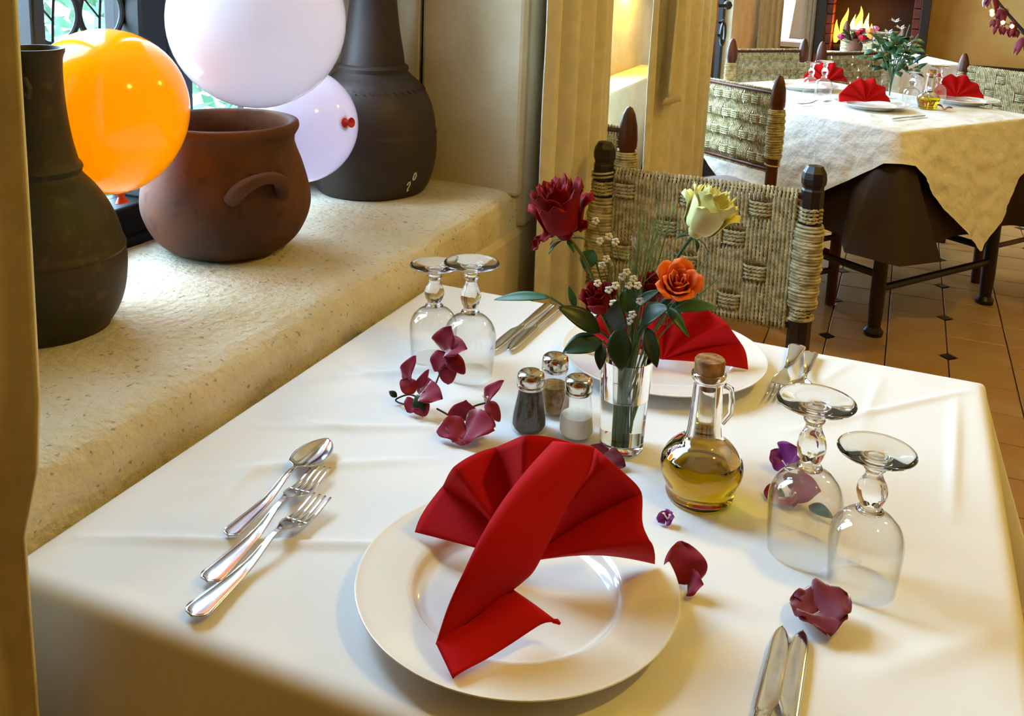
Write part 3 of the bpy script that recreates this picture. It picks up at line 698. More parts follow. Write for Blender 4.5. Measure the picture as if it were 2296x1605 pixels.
def rose(name,label,head,axis,size,mt,stem,stem_mt='stem',openness=1.0,group=None,spin=0,rows=None,ragged=0):
    t=thing(name,label,'rose',head,0,group); q=Vector((0,0,1)).rotation_difference(Vector(axis).normalized())
    # flower head is a part holder at the head, petals are real sheets
    hd=bpy.data.objects.new('bloom',MB().lathe([(0,-.10*size),(.10*size,-.07*size),(.17*size,.04*size),(.12*size,.30*size),(.05*size,.5*size),(0,.56*size)],14).mesh('bloom')); hd.data.materials.append(M[mt]); link(hd,t)
    hd.rotation_mode='QUATERNION'; hd.rotation_quaternion=q
    rows=rows or [(3,.05,.10,.98,1.4,.0,0.),(4,.12,.20,1.02,1.15,.02,.0),(5,.22,.31,1.0,.98,.04,.0),(5,.28,.40,.94,.92,.09,.02),(3,.30,.42,.72,.85,.16,.06)]
    r_=random.Random(sum(map(ord,label)))
    for i,(n,a,b,h,wd,cu,op) in enumerate(rows):
        for k in range(n):
            ph=spin+2*PI*k/n+i*.7+r_.uniform(-.12,.12)
            petal(a*size,b*size*openness,h*size*r_.uniform(.94,1.05),wd,cu*size*openness,mt,hd,ph,r_.uniform(-.04,.06),ruff=.02*size+ragged*size*.05,seed=k*2.1+i,open_=op*size)
    for k in range(5):
        a=2*PI*k/5+.3; o=leaf_at((.10*size*math.cos(a),.10*size*math.sin(a),-.07*size),(.42*size*math.cos(a),.42*size*math.sin(a),-.22*size),.12*size,'leaf_mid',hd,up=(0,0,1),name='sepal',nu=3,nv=6)
    inv=Vector(head); pts=catmull([Vector(p)-inv for p in stem]+[q@Vector((0,0,-.05*size))],6)
    MB().tube(pts,.0021,8).build('stem',stem_mt,t)
    return t,hd
FG='roses in the glass vase'
rose('rose','dark red rose with a curled drooping petal in the glass vase',(.3530,.46,.978),(-.22,-.1,.95),.062,'rose_red',
    [(0.4361,0.4350,0.7640),(0.4303,0.4400,0.8463),(0.4094,0.4500,0.8905),(0.3928,0.4550,0.9275),(0.3796,0.4600,0.9498),(0.3640,0.4600,0.9690)],group=FG,openness=.98,ragged=.6)
RR=bpy.data.objects['rose']
for a,b,wd in (((.345,.452,.985),(.3225,.448,.972),.018),((.326,.448,.974),(.3195,.446,.958),.012),((.338,.450,1.008),(.324,.448,1.015),.016),((.370,.452,.99),(.3825,.45,1.0),.018)):
    leaf_at(Vector(a)-Vector(RR.location),Vector(b)-Vector(RR.location),wd,'rose_red',RR,name='curled_petal',bend=-.15,fold=.5,wav=.15)
rose('rose','pale yellow white rose leaning right above the glass vase',(.4895,.50,.990),(.42,.12,.90),.056,'rose_white',
    [(0.4361,0.4450,0.7640),(0.4353,0.4500,0.8433),(0.4402,0.4700,0.8787),(0.4573,0.4900,0.9275),(0.4772,0.5000,0.9694)],stem_mt='stem_green',group=FG,openness=1.0,ragged=.4)
rose('rose','peach orange rose with spiral petals facing out over the glass vase',(.4840,.447,.938),(.20,-.62,.62),.050,'rose_orange',
    [(0.4424,0.4400,0.7640),(0.4403,0.4400,0.8484),(0.4524,0.4400,0.8921),(0.4701,0.4450,0.9180)],stem_mt='stem_green',group=FG,openness=.92,
    rows=[(2,.03,.07,.80,1.9,.0,0),(3,.07,.13,.82,1.35,.02,0),(3,.11,.21,.82,1.25,.04,0),(4,.15,.30,.80,1.05,.07,0),(5,.18,.37,.72,.95,.12,.03)])
rose('rose','small deep red rose bud hidden low among the leaves of the vase',(.4020,.452,.900),(-.15,-.3,.9),.034,'rose_red',
    [(0.4330,0.4350,0.7640),(0.430,0.44,.85),(.412,.448,.885)],group=FG)
rose('rose','small pinkish red rose behind the peach rose in the vase',(.4560,.475,.915),(.0,-.2,.95),.032,'rose_red',
    [(0.4400,0.4450,0.7640),(0.438,0.45,.85),(.45,.468,.895)],group=FG)
lf=thing('leafy_stem','leafy rose stem with broad dark green leaves drooping over the vase','foliage',(.4375,.4392,.7640))
LO=Vector(lf.location)
LEAVES=[((.4111,.42,.8889),(.3685,.40,.9169),.0264,'leaf_dark'),((.4156,.415,.8815),(.3821,.385,.8737),.0296,'leaf_dark'),((.4382,.40,.9065),(.4465,.385,.8661),.0288,'leaf_dark'),((.4335,.41,.8969),(.4340,.40,.9366),.0259,'leaf_dark'),
 ((.4618,.42,.9037),(.4801,.40,.8709),.0188,'leaf_dark'),((.4542,.43,.9062),(.4839,.42,.9301),.0285,'leaf_dark'),((.4172,.41,.8811),(.4207,.395,.8575),.0143,'leaf_dark'),((.4289,.45,.9046),(.4419,.47,.9312),.0293,'leaf_mid')]
for a,b,wd,mt in LEAVES: leaf_at(Vector(a)-LO,Vector(b)-LO,wd,mt,lf,bend=.08)
MB().tube(catmull([(0,-.006,0),(.0,-.01,.06),(-.006,-.018,.10),(-.012,-.02,.125)],5),.002,7).tube([(-.006,-.018,.10),(-.022,-.022,.118)],.0014,6).tube([(0,-.012,.09),(.014,-.014,.13)],.0014,6).tube([(-.003,-.015,.10),(-.001,-.03,.128)],.0014,6).build('stem','stem_green',lf)
lf=thing('leafy_stem','slender stem with long blue green leaves spreading from the vase','foliage',(.4375,.4392,.7640))
for a,b,wd in (((.3465,.44,.9102),(.2781,.44,.8953),.0140),((.4794,.43,.9258),(.5069,.42,.9025),.0103),((.4749,.44,.9216),(.5293,.45,.9281),.0190),((.4385,.45,.9115),(.4665,.45,.9368),.0146),((.3834,.47,.9631),(.3783,.46,.9413),.0240),((.3725,.45,.8994),(.3633,.45,.9240),.0090),((.4749,.44,.9216),(.500,.425,.915),.012)):
    leaf_at(Vector(a)-LO,Vector(b)-LO,wd,'leaf_mid',lf,bend=.06)
MB().tube(catmull([(0,.004,0),(-.004,.004,.085),(-.03,.004,.115),(-.091,.001,.146)],6),.0013,6).tube(catmull([(.002,.004,0),(.004,.004,.09),(.02,.002,.135),(.038,.0,.158)],6),.0014,6).tube(catmull([(-.003,.002,.085),(-.03,.02,.14),(-.054,.03,.199)],6),.0011,6).tube([(.004,.004,.09),(.001,.011,.148)],.0012,6).tube(catmull([(-.03,.004,.115),(-.065,.011,.135)],4),.0009,6).build('stem','stem_green',lf)
gs=thing('grass_spray','spray of fine green fern strands fanning up from the vase','foliage',(.4375,.4392,.7640)); r_=random.Random(4)
G=[(.4582,.50,1.0246),(.4521,.48,1.0244),(.4339,.50,1.0095),(.4471,.47,1.0035),(.4279,.49,.9852),(.4788,.47,.9731),(.4991,.44,.9507),(.5024,.45,.9728),(.5123,.47,.9759),(.5236,.47,.9529),(.4494,.50,1.0065),(.4164,.50,.9598),(.4308,.49,1.0191),(.4179,.47,.9479),(.4637,.51,1.0215)]
for g_ in G:
    e=Vector(g_)-LO; b=MB(); pts=catmull([(r_.uniform(-.008,.008),r_.uniform(-.006,.008),.01),(e.x*.25,e.y*.3,.10),(e.x*.65,e.y*.7,.10+(e.z-.10)*.6),e],6); b.tube(pts,[.0009]*(len(pts)-3)+[.0007,.0006,.0004],5)
    for k in range(7):
        p=pts[len(pts)//2+k%(len(pts)//2)]; dv=Vector((r_.uniform(-.018,.024),r_.uniform(-.008,.008),r_.uniform(.004,.026))); b.tube([p,p+dv],[.0005,.0002],4)
    b.build('frond','frond',gs)
bs_=thing('baby_breath','sprig of tiny white baby breath blossoms among the vase leaves','flower',(.4375,.4392,.7640))
B=[(.3906,.47,.9746),(.4005,.47,.9813),(.4058,.48,.9732),(.4023,.46,.9586),(.3811,.48,.9939),(.4239,.45,.9447),(.4285,.45,.9506),(.4339,.46,.9407),(.4320,.45,.9359),(.4154,.43,.9344),(.4225,.43,.9406),(.3996,.44,.9361),(.4443,.44,.9412),(.4240,.42,.9241),(.4479,.44,.9242),(.4456,.42,.9156),(.4422,.42,.9075),(.3948,.47,.9467)]
st=MB()
for p in B:
    e=Vector(p)-LO; st.tube(catmull([(0,0,.02),(e.x*.2,e.y*.3,.095),(e.x*.7,e.y*.8,e.z*.75+.02),e],4),.0005,4)
    f=MB()
    for k in range(5):
        a=k*2*PI/5; c=e+Vector((.0026*math.cos(a),.0012*math.sin(a),.0024*math.sin(a))); f.lathe([(0,-.0019),(.0022,-.0006),(.0022,.0009),(0,.0020)],6,c)
    f.build('floret','breath',bs_)
st.build('stem','stem_green',bs_)
# ------------------------------------------------------------------ bougainvillea
ZT=.7535
def bracts(t,lst,mt='bract',up=(.1,-.6,.75),**kw):
    o=Vector(t.location)
    for i,(a,b,wd) in enumerate(lst):
        a=Vector(a);b=Vector(b); a.z=max(a.z,ZT);b.z=max(b.z,ZT+.001)
        leaf_at(a-o,b-o,wd*1.35,mt,t,up=up,bend=.14,fold=.18,name='bract',power=.74,ex=.6,zmin=ZT-o.z,wav=.06,tip=.4,seed=i,**kw)
def pist(t,p,n=2):
    o=Vector(t.location); g=MB()
    for k in range(n):
        a=Vector(p)-o; g.tube([a,a+Vector((.006*(k-.5),-.006,.009))],[.0008,.0006],5).lathe([(0,-.001),(.0016,0),(0,.0012)],6,a+Vector((.006*(k-.5),-.006,.009)))
    g.build('pistil','pistil',t)
sg=thing('bougainvillea_sprig','arching sprig of crimson bougainvillea lying before the left goblets','flower',(.21,.42,.7515))
bracts(sg,[((.2008,.475,.8017),(.2116,.468,.8405),.0262),((.2044,.47,.8073),(.2369,.46,.8189),.0228),((.21,.465,.8017),(.213,.462,.7676),.0184),((.21,.465,.8017),(.2358,.458,.7881),.0162),((.2069,.465,.8068),(.1962,.455,.7844),.0184),
 ((.1726,.43,.7748),(.1865,.425,.8144),.016),((.1898,.43,.7631),(.2021,.43,.7982),.0107),
 ((.2004,.415,.7748),(.2327,.405,.778),.022),((.1889,.42,.7701),(.1695,.42,.7818),.0158),((.1973,.41,.7651),(.1896,.40,.7545),.0178),((.2029,.405,.7657),(.2145,.40,.7555),.0156),((.1951,.425,.775),(.2152,.42,.7843),.0159)])
SO=Vector(sg.location)
for a,b,wd in (((.1972,.41,.7735),(.2113,.398,.7540),.0157),((.1651,.42,.7591),(.1541,.42,.7641),.0085)): leaf_at(Vector(a)-SO,Vector(b)-SO,wd,'leaf_dark',sg,bend=.1)
def stemof(t,*paths):
    o=Vector(t.location); g=MB()
    for p in paths: g.tube(catmull([Vector(q)-o for q in p],5),.0011,6)
    g.build('stem','twig',t)
stemof(sg,[(.2056,.468,.8040),(.2059,.45,.7839),(.2046,.43,.7664),(.198,.42,.7636),(.19,.412,.758)],[(.198,.42,.7636),(.178,.427,.762),(.164,.421,.756),(.168,.417,.7545),(.18,.413,.756)],[(.2046,.43,.7664),(.182,.431,.772)])
s2=thing('bougainvillea_sprig','sprig of crimson bougainvillea lying beside the pepper shaker','flower',(.27,.39,.7515))
bracts(s2,[((.2657,.40,.7603),(.2671,.395,.7891),.0294),((.2601,.40,.759),(.254,.39,.7545),.0183),((.2818,.395,.7637),(.3057,.39,.769),.0221),((.2706,.385,.758),(.311,.375,.775),.0322),((.2754,.38,.762),(.2457,.365,.760),.0229),((.272,.37,.758),(.2691,.36,.755),.0258),((.2844,.41,.7819),(.3082,.405,.8174),.0132),((.2886,.405,.7878),(.3068,.40,.7699),.0121)])
stemof(s2,[(.2283,.40,.7676),(.2483,.395,.764),(.2554,.385,.758),(.2697,.378,.758)],[(.2538,.395,.765),(.2734,.40,.7801),(.2863,.408,.7843)]); pist(s2,(.2818,.395,.7637)); pist(s2,(.2886,.405,.7878))
def blossom(label,loc,lst,mt='bract',name='bougainvillea_blossom',pi=None,**kw):
    t=thing(name,label,'flower',loc); bracts(t,lst,mt,**kw)
    if pi: pist(t,pi)
    return t
blossom('dark crimson blossom at the foot of the flower vase',(.43,.402,.7515),[((.4228,.408,.7545),(.4244,.405,.7705),.0213),((.4275,.400,.7566),(.455,.395,.7551),.0192)],'bract_deep')
blossom('tiny violet blossom at the foot of the oil flask',(.5164,.352,.7515),[((.5164,.3270,.754),(.5121,.326,.762),.0134),((.5164,.3270,.754),(.5253,.325,.760),.0125),((.5164,.327,.754),(.5085,.323,.755),.0107)],'bract_purple',pi=(.519,.325,.756)).location=(.5164,.345,.7515)
c1=blossom('purple crimson blossom lying behind the larger right goblet',(.61,.465,.7515),[((.6057,.47,.7605),(.5945,.47,.7708),.0173),((.6078,.47,.7637),(.6228,.465,.7829),.023),((.6084,.465,.7638),(.6008,.46,.7555),.0143),((.6135,.46,.765),(.6299,.45,.7718),.0161)],'bract_purple')
c2=blossom('crimson blossom with leaves seen through the larger right goblet',(.622,.41,.7515),[((.622,.42,.7560),(.6517,.405,.7737),.0274),((.6205,.41,.7561),(.6279,.395,.755),.0249),((.6123,.41,.7559),(.597,.41,.7556),.0163),((.6212,.425,.757),(.6329,.42,.7753),.0202)],'bract',pi=(.625,.405,.76))
leaf_at((.02,-.006,.004),(.045,-.022,.006),.014,'leaf_mid',c2); leaf_at((-.004,-.0,.004),(-.022,.010,.005),.010,'leaf_mid',c2)
blossom('single crimson petal leaning on the rim of the front plate',(.556,.230,.7515),[((.5580,.2290,.7560),(.5450,.2440,.7850),.0290),((.5580,.2290,.7560),(.5720,.2230,.7640),.0180)],'bract')
p2=blossom('crimson blossom lying on the tip of the front knife',(.6651,.235,.7515),[((.6651,.235,.7600),(.688,.252,.770),.0330),((.6651,.235,.7600),(.642,.238,.761),.0320),((.6651,.235,.7600),(.6760,.210,.7600),.0320),((.663,.240,.760),(.6591,.256,.7650),.0260)],'bract_deep',up=(0,-.1,1))
# ------------------------------------------------------------------ cutlery
def spoon_mesh(L=.18,bw=.019):
    def hw(t):
        if t<.62: return max(.0004,(.0098*(1-t/.62)**1.3*.75+.0026)*(1 if t>.055 else math.sqrt(max(0,1-(1-t/.055)**2))))
        s=(t-.62)/.38; return max(.0006,.0026*(1-sm(0,.25,s))+bw*math.sin(PI*min(1,.04+.96*s))**.62*sm(0,.22,s))
    def fn(u,v):
        s=u*2-1; t=v; w_=hw(t); z=.0026+.012*math.exp(-((t-.58)/.16)**2)*(.8)+ .002*(1-t)
        if t>.62:
            q=(t-.62)/.38; dep=.0075*math.sin(PI*min(1,.05+.95*q))**.7; z=.0105+.004*math.exp(-(q/.15)**2)-dep*(1-s*s)+.001*q
        else: z+=.0012*s*s*(1-t)
        return (s*w_,t*L,z)
    return MB().grid(fn,13,70)
def fork_mesh(L=.19):
    b=MB()
    def hw(t):
        if t<.60: return max(.0004,(.0108*(1-t/.60)**1.25+.0024)*(1 if t>.06 else math.sqrt(max(0,1-(1-t/.06)**2))))
        s=(t-.60)/.40; return .0024+.0095*sm(.0,.35,s)
    def zc(t): return .0026+.010*math.exp(-((t-.60)/.15)**2)+.006*sm(.72,1,t)*sm(.72,1,t)+.0015*(1-t)
    def fn(u,v):
        s=u*2-1; t=v*.775; return (s*hw(t),t*L,zc(t)+(.0012*s*s*(1-t) if t<.5 else -.0015*(1-s*s)*sm(.6,.75,t)))
    b.grid(fn,11,56)
    for k in range(4):
        c=(k-1.5)*.0062
        def tn(u,v,c=c):
            s=u*2-1; t=.765+.235*v; w_=.0019*(1-.55*v**2); return (c*(1+.0*v)+s*w_,t*L,zc(t)-.0005*(1-s*s))
        b.grid(tn,4,14)
    return b
def knife_mesh(L=.205):
    def fn(u,v):
        s=u*2-1; t=v
        if t<.5: w0=w1=.0072-.0018*sm(.15,.48,t)-(.005*(1-t/.03)**2 if t<.03 else 0); th=.0022
        else:
            q=(t-.5)/.5; th=.0011; e=(max(0,1-(max(0,q-.72)/.28)**2))**.5; e1=(max(0,1-(max(0,q-.45)/.55)**2.4))**.6
            w0=.0062*e; w1=(.0056+.0052*sm(0,.22,q))*e1
            w0=max(w0,.0003); w1=max(w1,.0003)
        x=(-w0 if s<0 else w1)*abs(s); return (x,t*L,.0012+th*(1-s*s)**.5+(.0012 if t<.5 else .0012))
    b=MB().grid(fn,11,80)
    return b
def lay(meshb,name,label,a,b,cat,z=.7525,group=None,mt='steel',tilt=0,flip=1,solid=.0014):
    o=meshb.build(name,mt,angle=None,solid=solid); a=Vector((*a,z));b=Vector((*b,z)); d=b-a
    o.location=a; o.rotation_euler=(tilt,0,math.atan2(d.y,d.x)-PI/2); o.scale=(flip,1,1); return tag(o,label,cat,group)
lay(spoon_mesh(.18),'table_spoon','polished steel spoon beside the two forks on the near table',(.1617,.1136),(.1514,.2922),'spoon')
lay(fork_mesh(.193),'table_fork','steel fork lying between the spoon and the outer fork',(.1872,.0544),(.1744,.2465),'fork',z=.7528)
lay(fork_mesh(.186),'table_fork','steel fork with its tines overlapping the middle fork by the front plate',(.2041,.0153),(.2047,.2003),'fork',z=.7530)
lay(knife_mesh(.205),'table_knife','steel knife nearest the sill beside the left goblets',(.2172,.8069),(.2093,.6033),'knife')
lay(knife_mesh(.190),'table_knife','steel knife lying between its twin and the back plate',(.2345,.8055),(.2291,.6218),'knife')
lay(knife_mesh(.200),'table_knife','steel knife beside the front plate with bare rounded tip',(.6362,.0100),(.6400,.2070),'knife',flip=1)
lay(knife_mesh(.200),'table_knife','steel knife whose tip lies under the crimson blossom',(.6580,.0120),(.6560,.2110),'knife',flip=-1)
lay(fork_mesh(.19),'table_fork','steel fork beside the back plate with its handle to the table edge',(.5870,.8190),(.5790,.6300),'fork')
lay(spoon_mesh(.18),'table_spoon','steel spoon next to the fork beside the back plate',(.6068,.8020),(.6082,.6220),'spoon')
# ------------------------------------------------------------------ rope chairs
def strand_pair(b,path,pitch=.016,off=.0020,rad=.0026,ph=0,sides=5):
    P=[Vector(p) for p in path]; s=0; S=[0]
    for a,c in zip(P[:-1],P[1:]): s+=(c-a).length; S.append(s)
    for k in range(2):
        pts=[]
        for i,p in enumerate(P):
            t=(P[min(i+1,len(P)-1)]-P[max(i-1,0)]).normalized(); y=Vector((0,1,0)); y=(y-t*y.dot(t)).normalized(); x=t.cross(y)
            a=2*PI*S[i]/pitch+ph+k*PI; pts.append(p+(x*math.cos(a)+y*math.sin(a))*off)
        b.tube(pts,rad,sides)
NB,NC,CP=8,6,.0078; WX0=-.187; ROWS=[.800,.733,.666,.599]; ZT0,ZB0=.846,.553
def over(i,j): return (i+(j%2))%3!=0
def make_chair(finial,label,group,wood='wood_dark',rope='rope',seatmat='rope_yellow'):
    t=thing('rope_chair',label,'chair',(0,0,0),0,group)
    r_=random.Random(9)
    for sx in (-1,1):
        if finial=='knob':
            pr_=[(.0225,0),(.0235,.3),(.0230,.60),(.0226,.80),(.0222,.848),(.0205,.852),(.0205,.856),(.0238,.862),(.0245,.872),(.0225,.884),(.0150,.897),(.0,.899)]; n=8
        else:
            pr_=[(.0195,0),(.0205,.3),(.0205,.60),(.0205,.775),(.0205,.785),(.0255,.795),(.0262,.815),(.0235,.850),(.0165,.879),(.009,.895),(.0,.900)]; n=14
        p=MB().lathe(pr_,n,(sx*.2135,0,0)).build('post',wood,t,smooth=(finial!='knob'),bevel=0)
        g=MB(); k=26; 
        for q in range(k):
            z=.612+.165*q/(k-1); rr=.0262+.0015*math.sin(q*1.7)+.002*math.sin(PI*q/(k-1)); tl=.002*math.sin(q*.9)
            g.tube([(sx*.2135+rr*math.cos(a*PI/9),rr*math.sin(a*PI/9),z+tl*math.cos(a*PI/9+q)) for a in range(18)],.0037,6,closed=True)
        g.build('rope_binding',rope,p)
        g=MB(); g.tube([(sx*.2135+.0248*math.cos(a*PI/9),.0248*math.sin(a*PI/9),.585+.002*math.cos(a*PI/9)) for a in range(18)],.0030,6,closed=True)
        g.build('rope_loop',rope,p)
        for zz in ((.832,.824) if sx<0 and finial=='knob' else ()):
            g=MB(); g.tube([(sx*.2135+.0245*math.cos(a*PI/9),.0245*math.sin(a*PI/9),zz+.003*math.cos(a*PI/9)) for a in range(18)],.0024,6,closed=True); g.build('rope_loop',rope,p)
    for z in (ZT0-.012,ZB0+.012): MB().tube([(-.20,-.002,z),(.20,-.002,z)],.0065,10).build('back_rail',wood,t)
    for i in range(NB):
        b=MB()
        for c in range(NC):
            x=WX0+(i*NC+c+.5)*CP
            path=[]; n=62
            for q in range(n+1):
                z=ZT0-(ZT0-ZB0)*q/n; y=-.0115
                for j,zr in enumerate(ROWS):
                    if not over(i,j):
                        w_=max(0,1-abs(z-zr)/.030); y+= .0155*sm(0,.75,w_)
                e=min(1,(ZT0-z)/.014,(z-ZB0)/.014); 
                y=y*max(0,e)+0*(1-e)
                path.append((x+.0007*nz(i*7+c,z,3,9),y,z+.002*nz(x,1,1,40)*(1-e)))
            strand_pair(b,path,ph=r_.random()*6)
        b.build('vertical_rope_band',rope,t,angle=None)
    for j,zr in enumerate(ROWS):
        b=MB()
        for c in range(4):
            z=zr+(c-1.5)*.0074; path=[]; n=96
            for q in range(n+1):
                x=-.236+.472*q/n; gi=(x-WX0)/(NC*CP); i=math.floor(gi); f=gi-i; y=.004
                if 0<=i<NB:
                    e=sm(0,.22,min(f,1-f)); y=-.004+(.0125 if over(i,j) else -.0105)*e
                    if not over(i,j): y-=.001
                else:
                    ed=(abs(x)-.19)/.046; y=-.004-.024*sm(0,.35,ed)*(1-sm(.6,1,ed))
                path.append((x,y,z+.001*nz(x,c,j,20)))
            strand_pair(b,path,ph=r_.random()*6)
        b.build('horizontal_rope_band',rope,t,angle=None)
    # seat, front legs, stretchers
    def seat(u,v):
        s=u*2-1; q=v*2-1; x=s*(.205+.012*(1-v)*0); y=-.005-.40*v
        z=.448-.020*abs(s)**6-.020*abs(q)**6+.006*(1-max(abs(s),abs(q)))*-1
        return (x,y,z)
    sb=MB().grid(seat,25,25)
    so=sb.build('seat',seatmat,t,angle=None,solid=.016)
    for z,yy in ((.425,0),(.425,-.40)): MB().tube([(-.2,yy,z),(.2,yy,z)],.017,10).build('seat_rail',seatmat if seatmat!='cushion' else wood,t)
    for sx in (-1,1):
        MB().tube([(sx*.205,0,.425),(sx*.205,-.40,.425)],.016,10).build('seat_rail',wood,t)
        MB().lathe([(.019,0),(.021,.2),(.021,.42),(.015,.455),(0,.458)],12,(sx*.205,-.40,0)).build('leg',wood,t)
        for z in (.14,.27): MB().tube([(sx*.209,0,z),(sx*.205,-.40,z)],.011,8).build('stretcher',wood,t)
    for z,yy in ((.20,-.40),(.32,-.40),(.20,0)): MB().tube([(-.205,yy,z),(.205,yy,z)],.011,8).build('stretcher',wood,t)
    return t
CG='rope backed chairs around the tables'
ch=make_chair('knob','rope woven chair with dark knobbed posts facing the near table','rope chairs with knobbed posts'); ch.location=(.3305,1.40,0)
ch2=make_chair('spike','rope woven chair with pointed brown posts and grey seat backing onto the aisle',CG,wood='wood_brown',seatmat='cushion')
def place(o,L,R,back):
    # L and R: posts as seen from the door side; back=+1 if the seat lies beyond the backrest
    c=((L[0]+R[0])/2,(L[1]+R[1])/2); a=math.atan2(R[1]-L[1],R[0]-L[0]); o.location=(c[0],c[1],0); o.rotation_euler=(0,0,a+(PI if back>0 else 0))
place(ch2,(-.055,3.105),(.295,2.860),1)
def chair(L,R,back,label):
    o=dup(ch2,(0,0,0),0,label,CG); place(o,L,R,back); return o
chair((-.105,4.26),(.205,4.555),1,'rope woven chair with pale rope standing by the black iron door')
chair((.30,4.45),(.59,4.765),1,'rope woven chair standing before the fireplace left of the flowers')
chair((.30,6.36),(.655,6.13),1,'rope woven chair standing closest to the fireplace opening')
chair((.935,4.33),(1.285,4.09),-1,'rope woven chair on the far side of the second table by the ochre wall')
chair((-.389,1.845),(.036,1.880),1,'rope woven chair half hidden behind the knobbed chair beside the folded curtain')
# ------------------------------------------------------------------ second table with two cloths
CX0,CY0=.698,2.862; U=Vector((.57,.82,0)).normalized(); V=Vector((-U.y,U.x,0)); SU,SV=.80,1.06
ctr=Vector((CX0,CY0,0))+U*SU*.5+V*SV*.5; ang=math.atan2(U.y,U.x)
t=thing('dining_table','square dark wooden table with turned legs under the far cloths','table',(ctr.x,ctr.y,0),ang)
MB().box(-SU/2+.01,SU/2-.01,-SV/2+.01,SV/2-.01,.70,.735).build('tabletop','wood_dark',t,smooth=False,bevel=.005)
for sx in (-1,1):
    for sy in (-1,1): MB().lathe([(.032,0),(.034,.015),(.022,.03),(.026,.12),(.024,.3),(.030,.5),(.030,.70)],16,(sx*.34,sy*.47,0)).build('leg','wood_dark',t)
for sy in (-1,1): MB().tube([(-.34,sy*.47,.17),(.34,sy*.47,.17)],.014,8).build('stretcher','wood_dark',t)
for sx in (-1,1): MB().tube([(sx*.34,-.47,.22),(sx*.34,.47,.22)],.014,8).build('stretcher','wood_dark',t)
def draped(hx,hy,hemfn,z0,wav,nw,n=60,rows=22,flare=.10,cr=.012,crink=0,seed=0,corner=.5):
    b=MB()
    b.grid(lambda u,v:((u*2-1)*(hx-cr),(v*2-1)*(hy-cr),z0+.0015*nz(u,v,seed,9)),n,n)
    loop=[(i,0) for i in range(n-1)]+[(n-1,j) for j in range(n-1)]+[(i,n-1) for i in range(n-1,0,-1)]+[(0,j) for j in range(n-1,0,-1)]
    prev=[j*n+i for i,j in loop]; base=[b.v[k] for k in prev]; m=len(loop)
    for r in range(1,rows+1):
        new=[]
        for q,(i,j) in enumerate(loop):
            x,y,_=base[q]; nx=-1 if i==0 else 1 if i==n-1 else 0; ny=-1 if j==0 else 1 if j==n-1 else 0
            if nx and ny: nx*=.75; ny*=.75
            if r<=4: a=r/4*PI/2; o=cr*math.sin(a); z=z0-cr*(1-math.cos(a)); d=0
            else:
                d=(r-4)/(rows-4); e=(min(i,n-1-i)/(n-1)) if ny and not nx else (min(j,n-1-j)/(n-1)) if nx and not ny else 0
                z=z0-cr-hemfn(e)*d; o=cr+flare*hemfn(e)*d+wav*d*math.sin(q/m*2*PI*nw+seed+2*nz(q/m*9,seed,0))
                o+=crink*(nz(q/m*60,z*22,seed)+.5*nz(q/m*130,z*40,seed+5))*min(1,d*3)
                if e<.14: o+=corner*(1-e/.14)*hemfn(e)*d*.30
            new.append((x+nx*o,y+ny*o,z))
        st=len(b.v); b.v+=new
        for q in range(m): k=(q+1)%m; b.f.append((prev[q],st+q,st+k,prev[k]))
        prev=[st+q for q in range(m)]
    return b
o=draped(SU/2+.002,SV/2+.002,lambda e:.38,.7405,.010,12,flare=.09,seed=3,corner=1.5).build('under_cloth','cloth_brown',angle=None); o.location=(ctr.x,ctr.y,0); o.rotation_euler=(0,0,ang)
tag(o,'dark brown undercloth hanging low around the second table','tablecloth')
o=draped(SU/2+.018,SV/2+.018,lambda e:.085+.70*e,.7475,.008,14,flare=.19,crink=.006,seed=6,corner=1.2,n=90,rows=40).build('over_cloth','cloth_far',angle=None); o.location=(ctr.x,ctr.y,0); o.rotation_euler=(0,0,ang)
tag(o,'crinkled cream cloth laid cornerwise over the dark cloth of the second table','tablecloth')
# settings on the second table
Z2=.7495
copy1(pl0,(.585,3.33,Z2),'cream plate under the fan napkin nearest the crinkled cloth corner on the second table')
copy1(pl0,(.915,3.70,Z2),'cream plate before the pale rope chair by the ochre wall')
copy1(pl0,(.30,3.72,Z2),'cream plate half hidden behind the two upturned goblets on the second table')
n1=dup(nb,(.555,3.325,Z2+.0215),.55,'red fan napkin nearest the crinkled cloth corner on the second table')
n2=dup(nb,(.885,3.715,Z2+.0215),.2,'red fan napkin before the pale rope chair by the ochre wall')
n3=dup(nb,(.37,3.86,Z2+.0215),.6,'red fan napkin half hidden behind the goblets on the second table')
dup(gA,(.395,3.47,Z2),0,'larger upturned goblet beside the nearest fan napkin on the second table')
dup(gB,(.335,3.58,Z2),0,'smaller upturned goblet beside the nearest fan napkin on the second table')
dup(gA,(.815,3.60,Z2),0,'larger upturned goblet beside the small oil flask on the second table')
dup(gB,(.72,3.50,Z2),0,'smaller upturned goblet beside the small oil flask on the second table')
dup(ob,(.782,3.455,Z2),0,'glass flask of oil standing among the glasses on the second table')
